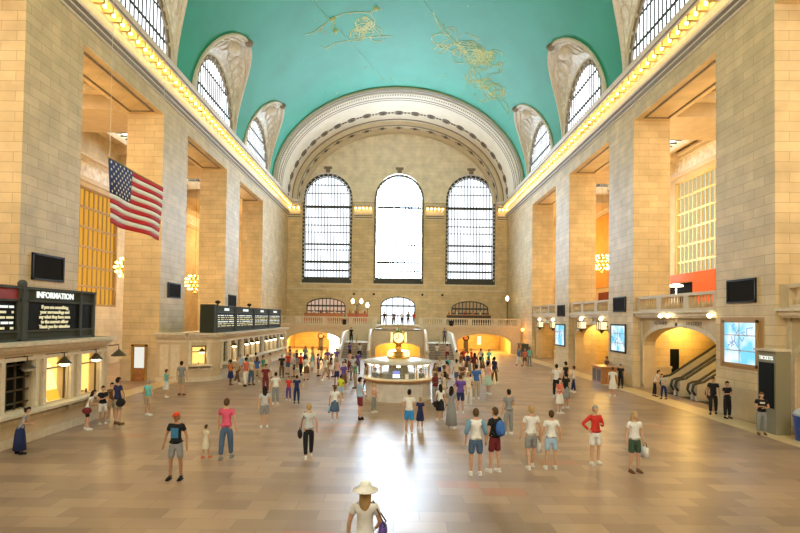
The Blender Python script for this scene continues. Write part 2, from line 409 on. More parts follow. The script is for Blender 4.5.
for k, (a, b) in enumerate(BAYS):
    s = 1; hw = (b-a)/2-.45
    mb = MB(); panel(mb, (W+.5, a), (W+.5, b), 0, 4.5, -.7, [((b-a)/2, hw, 0, 2.75, 4.0)], N=18)
    def t3(u, z, d): return (W+.5+d, a+u, z)
    ring(mb, t3, (b-a)/2, hw+.28, 0, 2.75, 4.26, .28, -.06, .0, False, 1, 18)
    for y in (a+.12, b-.12, (a+b)/2): mb.box(W+.44, W+.5, y-.12, y+.12, 4.05 if y == (a+b)/2 else 0, 4.5, 1)
    wl = mb.build('wall_right_screen', [M['smooth'], M['trimpale']], kind='structure')
    for q, t in ((.30, 'TO TRAINS'), (.70, 'TO STREET')) if k == 1 else ():
        y = a + (b-a)*(1-q)
        letters(t, .30, M['textdark'], wl, frame4((W+.43, y, 4.20), (0,-1,0), (0,0,1)), 'lettering')
    mb = MB(); mb.box(W+.2, W2, a-.0, b+.0, 4.5, ZG)
    for i, (p, z0, z1) in enumerate(((.28,4.5,4.6),(.10,4.6,4.78),(-.02,4.78,4.9))): mb.box(W+p, W+.5, a, b, z0, z1)
    mb.build('floor_gallery', M['trimpale'], kind='structure')
    mb = MB(); balustrade(mb, (W+.35, a+.02), (W+.35, b-.02), ZG, .95)
    mb.build('balustrade', M['smooth'], label='stone balustrade on the right gallery, '+ARW[k], cat='balustrade', group='gallery balustrades')
for (a, b) in PIERS:
    if a < 58: pass
mb = MB()
for (a, b) in PIERS: mb.box(W+TP-.3, W2, a, b, 4.5, ZG)
mb.build('floor_gallery', M['smooth'], kind='structure')
# passage interiors on the right: cross walls under the gallery
mb = MB()
for (a, b) in PIERS[:4]: mb.box(W+TP-.05, W2, a+.3, b-.3, 0, 4.5)
mb.box(W+TP-.05, W2, 58.8, 59.6, 0, 4.5)
mb.box(W2-3.2, W2-2.9, 33.6, YE, 0, 4.5)
mb.build('wall_passages', M['yellowwall'], kind='structure')
for s, side in ((-1,'left'),(1,'right')):
    mb = MB(); mb.box(s*(W+TP), s*W2, YE-.3, YE+.4, 0, 20); mb.build('wall_gallery_end_'+side, M['stone_pale'], kind='structure')
# rear wall above the gallery, orange lamplight put into its colour
mb = MB(); mb.box(W2-.1, W2-.02, 57.2, 64.5, 8.3, 17); mb.build('wall_orange_room', M['orange'], kind='structure')

# ------------------------------------------------------------------ cornice
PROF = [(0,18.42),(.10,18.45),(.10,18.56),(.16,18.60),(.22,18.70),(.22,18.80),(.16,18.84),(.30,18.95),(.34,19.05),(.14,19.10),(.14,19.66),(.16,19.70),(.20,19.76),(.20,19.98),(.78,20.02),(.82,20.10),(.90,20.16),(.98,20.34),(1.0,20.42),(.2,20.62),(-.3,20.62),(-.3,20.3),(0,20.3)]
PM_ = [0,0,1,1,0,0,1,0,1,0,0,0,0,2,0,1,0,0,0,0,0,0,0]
def cornice(mb, f, n):
    P = len(PROF)
    vs = [f(p, z, k) for k in (0, 1) for p, z in PROF]
    for i in range(P):
        j = (i+1) % P; mb.add([vs[i], vs[j], vs[P+j], vs[P+i]], [(0,1,2,3)], PM_[i])
    mb.add(vs[:P], [tuple(range(P))]); mb.add(vs[P:], [tuple(range(P))])
def bulb_obj(loc, parent, me=[None]):
    if me[0] is None:
        b = MB(); b.ball((0,0,0), (.085,.085,.10), 8, 5); me[0] = b.mesh('light_bulb', M['bulb'], True)
    o = bpy.data.objects.new('light_bulb', me[0]); COL.objects.link(o); o.location = loc; o.parent = parent; return o
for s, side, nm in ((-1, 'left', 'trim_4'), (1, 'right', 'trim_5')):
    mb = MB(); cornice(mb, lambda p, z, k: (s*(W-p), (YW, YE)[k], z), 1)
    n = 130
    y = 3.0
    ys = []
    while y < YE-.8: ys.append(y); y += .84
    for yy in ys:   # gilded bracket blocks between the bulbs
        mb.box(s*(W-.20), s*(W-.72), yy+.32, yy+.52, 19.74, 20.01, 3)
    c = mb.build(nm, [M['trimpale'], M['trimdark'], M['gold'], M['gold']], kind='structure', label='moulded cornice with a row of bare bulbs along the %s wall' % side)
    for yy in ys: bulb_obj((s*(W-.52), yy, 19.86), c)

# ------------------------------------------------------------------ end walls
t3e = lambda y: (lambda u, z, d: (u-16+XC*0, y+d, z))
def endwall(y, sgn, name, glass, low):
    wx = [XC-10.1, XC, XC+10.1]
    ops = [(x+16, 3.5, 9.1, 21.0, 24.7) for x in wx]
    US = 20.8
    # the wall is cut in courses so that the plaster starts above the entablature
    if low: ops += [(wx[0]+16, 2.75, 4.4, 5.9, 7.0), (wx[1]+16, 2.45, 3.2, 6.0, 7.3), (wx[2]+16, 2.6, 4.4, 5.7, 6.8)]
    mb = MB()
    if sgn > 0: panel(mb, (-16, y), (16, y), 3.2 if low else 0, 33, .9, ops, N=20, cut=20.6)
    else: panel(mb, (-16, y-.9), (16, y-.9), 0, 33, .9, ops, N=20, cut=20.6)
    for i in range(len(mb.f)):
        zs_ = [mb.v[q][2] for q in mb.f[i]]
        if sum(zs_)/len(zs_) > 20.6: mb.m[i] = 2
    # sill course under the windows
    for x in wx: mb.box(x-3.7, x+3.7, y-.12*sgn, y, 8.85, 9.1, 1)
    mb.box(-15.3, 15.3, y-.06*sgn, y, 8.2, 8.4, 1)
    wall = mb.build(name, [M['stone'], M['trimpale'], M['tymp']], kind='structure')
    n = 1 if sgn > 0 else 4
    for k, x in enumerate(wx):
        def t3(u, z, d): return (u-16, y+sgn*d, z)
        mb = MB()
        ring(mb, t3, x+16, 3.5, 9.1, 21.1, 24.6, .34, .12, .30, N=20)
        ring(mb, t3, x+16, 3.1, 9.5, 21.1, 24.2, .10, .2, .36, N=20)
        grid(mb, t3, x+16, 3.14, 9.9, 21.1, 24.25, .34, 14, [(10.9,1.6),(12.1,2.2),(13.8,.8),(14.6,1.6),(16.3,.7),(17.3,.9),(18.4,.8),(19.9,2.4),(21.8,.7),(23.0,.8)], .10, .15, .10)
        mb.box(x-3.4, x+3.4, y+sgn*.1, y+sgn*.34, 9.1, 9.95)
        w = mb.build('window_east_%d' % (k+1) if sgn > 0 else 'window_west_%d' % (k+1), M['iron'], kind='structure')
        for z in [9.6+.55*i for i in range(21)]:     # studs of the frame
            pass
        mb = MB()
        for z in [9.6+.55*i for i in range(22)]:
            for q in (-1, 1): mb.box(x+q*3.33-.07, x+q*3.33+.07, y+sgn*.08, y+sgn*.13, z, z+.22)
        for i in range(1, 16):
            t = PI*i/16; mb.ball((x-3.33*math.cos(t), y+sgn*.1, 21.1+3.33*math.sin(t)), .12, 6, 4)
        mb.build('stud_row', M['trimpale'], w, kind='stuff')
        mb = MB(); filled(mb, t3, x+16, 3.45, 9.2, 21.1, 24.5, .5, 20); mb.build('pane', glass if (k == 1 or sgn < 0) else M['dayside'], w)
        # keystone above each arch
        mb = MB(); mb.box(x-.55, x+.55, y-sgn*.3, y+.0, 25.2, 25.5); mb.box(x-.3, x+.3, y-sgn*.2, y, 24.7, 25.2)
        mb.build('keystone', M['trimdark'], wall)
    return wall, wx
ew, WX = endwall(YE, 1, 'wall_east', M['day'], True)
endwall(YW, -1, 'wall_west', M['daywest'], False)
# low windows and door of the balcony wall
for k, (x, hw, zb, zs, zc, mt, lab) in enumerate(((WX[0],2.75,4.4,5.9,7.0,'warmglow',''), (WX[1],2.45,3.2,6.0,7.3,'day',''), (WX[2],2.6,4.4,5.7,6.8,'warmglow',''))):
    def t3(u, z, d): return (u-16, YE+d, z)
    mb = MB(); ring(mb, t3, x+16, hw, zb, zs, zc, .14, .1, .3)
    grid(mb, t3, x+16, hw-.1, zb+.1, zs, zc-.1, .25, 6 if k == 1 else 10, [(zs,1.6),(zb+(zs-zb)*.5,1.2)], .11, .14)
    w = mb.build('window_balcony_%d' % (k+1), M['iron'], kind='structure')
    mb = MB(); filled(mb, t3, x+16, hw, zb, zs, zc, .4)
    mb.build('pane', M['doorday'] if k == 1 else emis('dim_shop_glass_%d' % k, ((.75,.50,.35),(0,0,0),(.35,.22,.10))[k], .8), w)
# entablature pieces between the windows
n = 6
for (xa, xb, cnt) in ((-W, WX[0]-3.75, 3), (WX[0]+3.75, WX[1]-3.75, 5), (WX[1]+3.75, WX[2]-3.75, 5), (WX[2]+3.75, W, 3)):
    mb = MB(); cornice(mb, lambda p, z, k: ((xa, xb)[k], YE-p*.8, z-.25), 1)
    for i in range(cnt+1):
        x = xa+(xb-xa)*(i)/cnt; mb.box(max(xa, x-.1), min(xb, x+.1), YE-.25, YE-.6, 19.45, 19.76, 3)
    c = mb.build('trim_%d' % n, [M['trimpale'], M['trimdark'], M['gold'], M['gold']], kind='structure'); n += 1
    for i in range(cnt): bulb_obj((xa+(xb-xa)*(i+.5)/cnt, YE-.44, 19.62), c)

# ------------------------------------------------------------------ vault with lunettes
VA, VB, VZ = 15.1, 11.75, 20.35
def vp(y, t, k=0): return (XC*0 + -(VA-k)*math.cos(t), y, VZ + (VB-k)*math.sin(t))
YR = 61.4
HWL = 4.8; TPK = math.acos(12.55/15.1)
def lw(t):  # half width of the lunette hole at vault angle t
    q = t/TPK
    return HWL*math.sqrt(max(0, 1-q**2.2)) if q < 1 else 0
mb = MB(); NT = 64
ts = sorted(set([PI*i/NT for i in range(NT+1)] + [TPK*i/12 for i in range(13)] + [PI-TPK*i/12 for i in range(13)]))
cuts = [YW-.1, 10.3] + [22.95, 35.55, 48.2] + [60.85]
mb2 = []
def strip(t0, t1, a0, a1, b0, b1):
    mb.add([vp(a0,t0), vp(b0,t0), vp(b1,t1), vp(a1,t1)], [(0,1,2,3)])
for t0, t1 in zip(ts[:-1], ts[1:]):
    tm = (t0+t1)/2; u0, u1 = (t0, t1) if tm < PI/2 else (PI-t0, PI-t1)
    strip(t0, t1, YW-.1, YW-.1, cuts[1], cuts[1]); strip(t0, t1, cuts[-1], cuts[-1], YR+.3, YR+.3)
    for i, c in enumerate(LUN):
        ya, yb = cuts[i+1], cuts[i+2]
        w0, w1 = lw(u0), lw(u1)
        if w0 < 1e-6 and w1 < 1e-6: strip(t0, t1, ya, ya, yb, yb)
        else: strip(t0, t1, ya, ya, c-w0, c-w1); strip(t0, t1, c+w0, c+w1, yb, yb)
vault = mb.build('ceiling', M['vault'], smooth='all', weld=True, kind='structure')
# lunette shells and windows
LHW, LZ0, LZS, LZC = 4.3, 20.35, 20.9, 25.3
for si, s in enumerate((-1, 1)):
    for k, c in enumerate(LUN):
        t3 = lambda u, z, d, s=s, c=c: (s*(15.05+d), c+u, z)
        mb = MB(); N = 24; R = 8
        def outer(i):
            t = -1+2*i/N; q = math.sqrt(max(0, 1-t*t)) ; th = TPK*(max(0, 1-abs(math.sin(t*PI/2))**2))**(1/2.2)
            x, y, z = vp(0, th); return Vector((s*abs(x), c+HWL*math.sin(t*PI/2), z))
        def inner(i):
            t = -1+2*i/N; y = LHW*math.sin(t*PI/2); z = LZS+(LZC-LZS)*math.sqrt(max(0, 1-(y/LHW)**2)); return Vector((s*15.05, c+y, z if 0 < i < N else LZ0))
        rows = []
        for r in range(R+1):
            f = r/R; row = []
            for i in range(N+1):
                p = inner(i).lerp(outer(i), f); p.z += .25*math.sin(PI*f)*math.sin(PI*i/N)
                row.append(p)
            rows.append(row)
        vs = [p for r in rows for p in r]
        mb.add(vs, [(r*(N+1)+i, r*(N+1)+i+1, (r+1)*(N+1)+i+1, (r+1)*(N+1)+i) for r in range(R) for i in range(N)])
        o = mb.build('ceiling_lunette', M['relief'], smooth='all', weld=True, kind='structure')
        # smooth rims: along the groin and around the window
        mb = MB(); mb.tube([outer(i) + Vector((-s*.04, 0, -.06)) for i in range(N+1)], .15, 6, 0)
        pk = outer(N//2); mb.ball((pk.x-s*.15, pk.y, pk.z-.15), (.35,.35,.3), 8, 5, 1)
        mb.tube([pk, pk+Vector((-s*.25, .1, .0)), pk+Vector((-s*.4,-.1,.08))], [.16,.12,.03], 6, 1)
        mb.build('rim', [M['trimpale'], M['trimdark']], o, smooth=True)
        # carved cartouche: scrolls and garlands
        mb = MB(); rnd = random.Random(7)
        def sp(u, f):  # point on shell
            i = (u+1)/2*N; i0 = min(N-1, int(i)); g = i-i0
            p = rows[0][i0].lerp(rows[0][i0+1], g).lerp(rows[R][i0].lerp(rows[R][i0+1], g), f); p.z += .25*math.sin(PI*f)*math.sin(PI*i/N); return p
        q = sp(0, .55); mb.ball((q.x-s*.05, q.y, q.z-.1), (.55,.75,.55), 12, 8)
        for sg in (-1, 1):
            for j in range(5):
                u0 = sg*(.12+.12*j)
                pts = [sp(u0+sg*.10*math.cos(a)*(.4+a/9), .5+.28*math.sin(a)*(.4+a/9)) + Vector((-s*.03,0,-.05)) for a in [x*.6 for x in range(10)]]
                mb.tube(pts, [.11-.008*z for z in range(10)], 5)
            pts = [sp(sg*(.05+.8*z/9), .82-.05*math.sin(z)) + Vector((-s*.03,0,-.05)) for z in range(10)]
            mb.tube(pts, .09, 5)
        mb.build('carving', M['trimpale'], o, smooth=True)
        mb = MB(); ring(mb, t3, 0, LHW+.25, LZ0, LZS, LZC+.25, .28, -.12, .1, False, 0, 20)
        ring(mb, t3, 0, LHW-.03, LZ0, LZS, LZC-.03, .38, -.02, .14, False, 1, 20)
        mb.build('window_frame', [M['trimpale'], M['trimdark']], o)
        mb = MB(); grid(mb, t3, 0, LHW-.4, LZ0, LZS, LZC-.4, .12, 17, [(21.9,1.2),(23.6,.8)], .07, .13, .06)
        for i in range(1, 13):
            t = PI*i/13; mb.ball((s*15.02, c-(LHW-.2)*math.cos(t), LZS+(LZC-LZS-.2)*math.sin(t)), .13, 6, 4, 1)
        w = mb.build('window_lunette_%d' % (si*4+k+1), [M['iron'], M['trimpale']], kind='structure')
        mb = MB(); filled(mb, t3, 0, LHW, LZ0, LZS, LZC, .2, 20); mb.build('pane', M['lun'], w)

# ------------------------------------------------------------------ coffered end arch
def arch_ring(mb, prof, mis, N=72):
    P = len(prof)
    for i in range(N):
        t0, t1 = PI*i/N, PI*(i+1)/N
        for j in range(P-1):
            (y0, k0), (y1, k1) = prof[j], prof[j+1]
            mb.add([vp(y0,t0,k0), vp(y1,t0,k1), vp(y1,t1,k1), vp(y0,t1,k0)], [(0,1,2,3)], mis[j])
mb = MB()
prof = [(YR+.3,-.05),(YR,-.05),(YR-.15,.05),(YR-.15,.30),(YR+.1,.36),(YR+.15,.44),(YR+.45,.48),(YR+.5,.56),(YR+1.6,.60),(YR+1.7,.68),(YR+2.0,.68),(YR+2.1,.74),(YR+3.6,.74),(YR+8.0,.74),(YR+8.1,.86),(YR+8.5,.9),(YR+8.55,1.35),(YR+8.9,1.4),(YR+10.0,1.42),(YR+10.05,1.75),(YE+.05,1.8)]
mis = [0,0,0,1,0,1,0,0,1,0,1,0,0,1,0,0,1,0,0,0]
arch_ring(mb, prof, mis)
arch = mb.build('ceiling_arch', [M['stucco'], M['trimdark']], smooth=True, weld=True, kind='structure')
def rosette():
    b = MB(); b.lathe((0,0,0), [(.0,.03),(.12,.10),(.2,.03),(.24,.02)], 12, 0); b.lathe((0,0,0), [(.24,.0),(.30,.07),(.36,.07),(.40,0)], 16, 1)
    b.lathe((0,0,0), [(.42,.0),(.46,.05),(.5,0)], 16, 0); b.box(-.8,-.55,-.14,.14,0,.05,0); b.box(.55,.8,-.14,.14,0,.05,0)
    for a in range(8):
        t = a*PI/4; b.ball((.27*math.cos(t), .27*math.sin(t), .05), (.07,.07,.04), 6, 4, 0)
    return b.mesh('rosette', [M['rosdark'], M['trimdark']], True)
M['rosdark'] = pm('dark_rosette', (.10,.07,.045), .6)  # darker base colour for the rosettes
ros = rosette()
def on_arch(y, t, k, me, nm, sc, par):
    p = Vector(vp(y, t, k)); q = Vector(vp(y, t+.01, k)); tan = (q-p).normalized(); yv = Vector((0,1,0)); n = tan.cross(yv)
    if n.dot(Vector((0,0,VZ))-p) < 0 and n.z > 0: n = -n
    if n.dot(Vector((0,y,VZ))-p) < 0: n = -n
    m = Matrix.Identity(4)
    for i in range(3): m[i][0] = tan[i]; m[i][1] = yv[i]; m[i][2] = n[i]; m[i][3] = p[i]
    o = bpy.data.objects.new(nm, me); COL.objects.link(o); o.parent = par; o.matrix_local = m @ Matrix.Scale(sc, 4); return o
for i in range(21): on_arch(YR+5.9, PI*(i+.5)/21, .74, ros, 'rosette', 1.25, arch)
for i in range(19): on_arch(YR+9.5, PI*(i+.5)/19, 1.41, ros, 'rosette', .8, arch)
mb = MB()
for i in range(150):     # bead course of the rim
    t = PI*(i+.5)/150; p = vp(YR+.9, t, .60); mb.box(p[0]-.07, p[0]+.07, p[1]-.1, p[1]+.1, p[2]-.05, p[2]+.05)
mb.build('bead_course', M['trimdark'], arch, kind='stuff')

# ------------------------------------------------------------------ gold constellations on the vault
def vt(x): return math.acos(max(-1, min(1, -x/VA)))
def on_v(x, y): t = vt(x); p = vp(y, t, .03); return Vector(p)
def ribbon(mb, pts, w):
    P = [on_v(*p) for p in pts]
    for a, b in zip(P[:-1], P[1:]): mb.bar(a, b, w, .02)
paint = pm('pale_gold_paint', (.62,.66,.26), .6)
paint_faint = pm('faint_gold_line', (.20,.55,.36), .6)
def px_v(px, py):  # plan position on the vault seen along a sight line of the survey photograph
    dx = (px-396.5)/515; dz = (318-py+.013*(px-396.5))/515
    lo, hi = 1, 80
    for _ in range(40):
        y = (lo+hi)/2; x = dx*y; z = CAMZ+dz*y
        inside = (x/VA)**2 + (max(0, z-VZ)/VB)**2 < 1
        if inside: lo = y
        else: hi = y
    return dx*lo, lo
def gfig(seed, cx, cy, curves, w, name):
    mb = MB()
    for c in curves: ribbon(mb, [px_v(*p) for p in c], w)
    return mb
def wiggle(pts, rnd, n, a):
    out = []
    for _ in range(n):
        i = rnd.randrange(len(pts)-2); seg = pts[i:i+3]
        ox, oy = rnd.uniform(-a, a), rnd.uniform(-a, a)
        r = rnd.uniform(.5, 1.6)*a*.5; cx, cy = seg[1][0]+ox, seg[1][1]+oy; ph = rnd.uniform(0, 6)
        out.append([(cx+r*math.cos(ph+j*.7)*1.5, cy+r*math.sin(ph+j*.7)*.9) for j in range(6)])
    return out
rnd = random.Random(4)
back = [(301,31),(309,29),(318,22),(328,14),(340,9),(355,8),(366,9),(372,4),(378,5)]
belly = [(320,46),(330,40),(340,38),(352,36),(364,34),(376,33),(388,32)]
legs = [[(318,22),(316,27),(322,29)], [(330,18),(327,26)], [(366,9),(371,17),(369,24),(376,30)], [(345,34),(347,27),(353,24),(351,18)], [(355,33),(356,25),(362,22),(368,17)]]
mb = gfig(1, 0, 0, [back, belly]+legs+wiggle([(348,30),(354,26),(360,24),(366,22),(368,28),(356,30)], rnd, 20, 8), .08, 'a')
mb.build('painted_figure', paint, vault)
f2 = [[(430,8),(434,18),(440,28),(450,36),(458,44),(466,50)], [(455,42),(468,44),(480,45),(488,50),(487,58),(480,62),(470,56),(460,50),(455,42)], [(431,46),(438,40),(446,44),(440,50),(433,48)], [(470,66),(476,80),(484,86),(490,92)], [(482,84),(492,82),(500,86)], [(480,88),(486,98),(478,100)], [(496,96),(504,100),(508,108),(506,112)], [(466,30),(472,33),(478,36)], [(464,82),(474,78),(486,80),(498,82)], [(486,72),(498,70),(500,62),(496,58)]]
mb = gfig(2, 0, 0, f2+wiggle([(434,38),(444,36),(456,44),(466,48),(474,52),(484,54),(480,60),(470,60),(462,62)], rnd, 48, 9)+wiggle([(470,76),(478,82),(486,88),(492,86),(498,92)], rnd, 22, 8), .085, 'b')
mb.build('painted_figure', paint, vault)
mb = MB(); ribbon(mb, [px_v(300+i*8.3, -12+i*9.2) for i in range(11)], .05); ribbon(mb, [px_v(418+9.8*i, -6+13*i) for i in range(10)], .05)
mb.build('painted_line', paint_faint, vault)
mb = MB()
for i in range(110):
    x = rnd.uniform(-11, 11); y = rnd.uniform(14, 60); p = on_v(x, y); mb.ball(p, rnd.choice((.04,.05,.07)), 6, 4)
for q in ((328,15),(331,27),(372,4)): p = on_v(*px_v(*q)); mb.ball(p, .22, 8, 5)
mb.build('painted_star', paint, vault, kind='stuff')
# ------------------------------------------------------------------ east balcony, stairs and passages
YB = 64.0
SX = 6.15
mb = MB()
# front wall of the balcony: two wide arched passages left and right, one low arch between the stairs
u0 = -W
panel(mb, (-W, YB), (W, YB), 0, 3.1, .8, [(-10.2+W, 3.3, 0, 1.35, 2.45), (XC+W, 2.7, 0, .95, 2.0), (10.9+W, 3.3, 0, 1.35, 2.45)], N=20)
wb = mb.build('wall_balcony', M['trimpale'], kind='structure')
mb = MB()
for uc in (-10.2, XC, 10.9):
    hw, zs, zc = (2.7, .95, 2.0) if uc == XC else (3.3, 1.35, 2.45)
    ring(mb, lambda u, z, d: (u, YB+d, z), uc, hw+.22, 0, zs, zc+.2, .22, -.06, 0, False, 0, 20)
mb.build('arch_moulding', M['smooth'], wb)
mb = MB(); mb.box(-W, W, YB-.05, YE, 3.0, 3.4)
for p, z0, z1 in ((.15,2.95,3.05),(.3,3.05,3.25),(.42,3.25,3.4)): mb.box(-W, W, YB-p, YB, z0, z1)
# landing that carries the heads of the stairs
mb.box(XC-SX, XC-2.9, 58.0, YB, 0, 1.5); mb.box(XC+2.9, XC+SX, 58.0, YB, 0, 1.5); mb.build('floor_balcony', M['trimpale'], kind='structure')
mb = MB(); panel(mb, (XC-3.0, 58.0), (XC+3.0, 58.0), 0, 3.0, .6, [(3.0, 2.5, 0, .85, 1.5)], N=18)
ring(mb, lambda u, z, d: (u+XC-3, 58+d, z), 3.0, 2.7, 0, .85, 1.7, .2, -.07, 0, False, 0, 18)
for s in (-1, 1): mb.box(XC+s*2.75, XC+s*3.15, 58.6, YB, 0, 2.9)
mb.box(XC-3.0, XC+3.0, 58.0, YB, 2.9, 3.0); mb.build('wall_landing', M['trimpale'], kind='structure')
def bal(a, b, z, lab, h=.95):
    mb = MB(); balustrade(mb, a, b, z, h); return mb.build('balustrade', M['trimpale'], label=lab, cat='balustrade', group='balcony balustrades')
bal((-W, YB-.1), (XC-2.6, YB-.1), 3.4, 'stone balustrade of the rear balcony, left stretch above the lit passage', .98)
bal((XC+2.6, YB-.1), (W, YB-.1), 3.4, 'stone balustrade of the rear balcony, right stretch above the yellow passage', .98)
mb = MB()   # curved head of the landing with its low parapet
for s in (-1, 1):
    pts = [(XC+s*3.0, 57.85, 2.6), (XC+s*2.85, 57.85, 2.95), (XC+s*2.5, 57.85, 3.25), (XC+s*1.9, 57.85, 3.42), (XC, 57.85, 3.48)]
    mb.tube(pts, [.16,.14,.13,.13,.13], 8)
    n = 14
    for i in range(n): x = XC+s*(.25+1.6*i/n); mb.lathe((x, 57.85, 3.0), [(.05,0),(.07,.15),(.04,.3),(.05,.45)], 6)
mb.build('balustrade', M['trimpale'], label='short curved marble balustrade on the landing between the two stairs', cat='balustrade', group='balcony balustrades')
for s, side in ((-1, 'left'), (1, 'right')):
    xa, xb = XC+s*3.15, XC+s*5.95
    mb = MB(); n = 10; y0, y1 = 54.2, 58.0
    for i in range(n):
        mb.box(xa, xb, y0+(y1-y0)*i/n, y1, 1.5*i/n, 1.5*(i+1)/n)
    st = mb.build('staircase', M['stair'], label='broad marble staircase rising to the balcony on the %s of the central arch' % side, cat='staircase', group='twin staircases')
    mb = MB()
    for i in range(n): mb.box(xa, xb, y0+(y1-y0)*i/n-.02, y0+(y1-y0)*i/n+.05, 1.5*(i+1)/n-.03, 1.5*(i+1)/n+.012)
    mb.build('nosing', M['trimpale'], st, kind='stuff')
    for q, x in ((0, XC+s*3.05), (1, XC+s*6.1)):
        mb = MB()
        vs = []
        prof = [(53.2,0),(53.2,.8),(53.8,.9),(55,1.35),(56.5,1.95),(58,2.5),(63.4,2.6),(63.4,0)] if q else [(53.2,0),(53.2,.8),(53.8,1.0),(54.8,1.7),(56,2.4),(57.2,2.8),(57.8,2.9),(57.8,0)]
        for dx in (-.14, .14): vs += [(x+dx, y, z) for y, z in prof]
        P = len(prof); fs = [tuple(range(P)), tuple(range(2*P-1, P-1, -1))] + [(i, (i+1)%P, P+(i+1)%P, P+i) for i in range(P)]
        mb.add(vs, fs)
        mb.tube([(x, y, z+.04) for y, z in prof[1:-1]], .17, 8)
        mb.ball((x, 53.15, .85), .24, 10, 6)
        mb.build('parapet', M['trimpale'], st, smooth=True)
    for x in ((XC+s*4.55),):
        mb = MB(); pts = [(x, 54.2, .95), (x, 58.0, 2.4)]; mb.tube(pts, .035, 6)
        for i in range(4): y = 54.4+1.15*i; z = 1.5*(y-54.2)/3.8; mb.tube([(x, y, z), (x, y, z+.9)], .025, 6)
        mb.build('handrail', M['brass'], st)
# interiors of the passages below the balcony
mb = MB(); mb.box(-W, W, YE+1.2, YE+1.5, 0, 3.1)
for x in (-14.6, -5.9, 6.3, 14.9): mb.box(x-.2, x+.2, YB+.8, YE+1.2, 0, 3.0)
mb.build('wall_passage_rear', M['yellowwall'], kind='structure')
mb = MB(); mb.box(XC-2.7, XC+2.7, 62.0, 62.3, 0, 2.9); mb.build('wall_arch_back', M['yellowwall'], kind='structure')
def lampdisc(x, y, z, lab, r=.28, mat='bulbsoft', e=0, col=(1,.62,.15)):
    t = empty('ceiling_lamp', (x, y, z), lab, 'lamp', 'passage lamps')
    mb = MB(); mb.lathe((x, y, z), [(.02,0),(r*.6,-.02),(r,-.03),(r,-.08),(r*.9,-.1)], 14); mb.build('lamp_rim', M['brass'], t)
    mb = MB(); mb.lathe((x, y, z-.1), [(r*.9,0),(r*.75,-.09),(r*.4,-.14),(0,-.16)], 14); mb.build('lamp_glass', M[mat], t, smooth=True)
    if e:
        l = bpy.data.lights.new('passage_light', 'POINT'); l.energy = e; l.color = col; l.shadow_soft_size = .35
        o = bpy.data.objects.new('passage_light', l); COL.objects.link(o); o.location = (x, y, z-.35)
    return t
for (x, y, n) in ((-12, 67, 'far left in the left passage under the balcony'), (-9, 66, 'inner lamp in the left passage under the balcony'), (9.2, 66.5, 'inner lamp in the right passage under the balcony'), (12.2, 67, 'outer lamp in the right passage under the balcony'), (XC, 60.2, 'lamp in the low arch between the stairs')):
    lampdisc(x, y, 2.95 if abs(x) > 1 else 2.85, 'round glowing ceiling lamp, '+n, e=1500 if abs(x) > 1 else 900)
# lit shop opening at the right end of the left passage
mb = MB(); mb.box(-8.6, -7.1, 64.95, 65.0, 1.55, 2.6); mb.box(-8.4, -7.2, 65.1, 65.15, 0, 1.5); o = mb.build('light_box', emis('white_shop_light', (1.0,.86,.62), 5), label='bright white backlit panel at the right end of the left passage', cat='panel')
for (x, y, lab) in ((-9.7, 66.5, 'dark freestanding clock kiosk inside the left passage'), (9.0, 66.5, 'dark freestanding clock kiosk inside the right passage')):
    t = empty('kiosk', (x, y, 0), lab, 'kiosk', 'dark kiosks in the passages')
    mb = MB(); mb.box(x-.35, x+.35, y-.2, y+.2, 0, .2); mb.box(x-.28, x+.28, y-.16, y+.16, .2, 1.5); mb.build('body', M['bronze'], t)
    mb = MB(); mb.tube([(x, y-.2, 1.85), (x, y+.2, 1.85)], .42, 16); mb.build('dial_case', M['black'], t)
    mb = MB(); mb.tube([(x, y-.23, 1.85), (x, y-.21, 1.85)], .25, 16); mb.build('dial', pm('brown_dial', (.35,.12,.08), .4), t)
mb = MB(); mb.box(10.9, 11.35, 68.9, 69.0, .9, 2.0); mb.build('light_box', M['clock'], label='small white lit notice at the back of the right passage', cat='panel')

# balcony things
def candelabra(x, y, z, lab, n=2, h=2.6):
    t = empty('standing_lamp', (x, y, z), lab, 'lamp', 'bronze lamps on the rear balcony')
    mb = MB(); mb.lathe((x, y, z), [(.22,0),(.22,.08),(.08,.2),(.05,.6),(.05,h-.6),(.1,h-.5),(.05,h-.4)], 10)
    mb.build('post', M['bronze'], t, smooth=True)
    for i in range(n):
        dx = 0 if n == 1 else (-.55 if i == 0 else .55)
        mb = MB(); mb.tube([(x, y, z+h-.5), (x+dx*.6, y, z+h-.45), (x+dx, y, z+h-.3)], .04, 6); mb.build('arm', M['bronze'], t) if n > 1 else None
        mb = MB(); mb.lathe((x+dx, y, z+h-.3), [(.05,0),(.16,.12),(.2,.3),(.13,.5),(.03,.62)], 12); mb.build('lamp_globe', M['bulbsoft'], t, smooth=True)
    return t
candelabra(XC-5.3, 66.5, 3.4, 'bronze lamp with two glowing globes on the rear balcony left of the central door', 2, 3.0)
candelabra(XC-3.9, 65.4, 3.4, 'single globe bronze lamp post beside the central balcony door', 1, 2.5)
for (x, lab) in ((14.3, 'bronze lamp post with one flame-like globe at the right corner of the rear balcony'),): candelabra(x, 66.5, 3.4, lab, 1, 3.6)
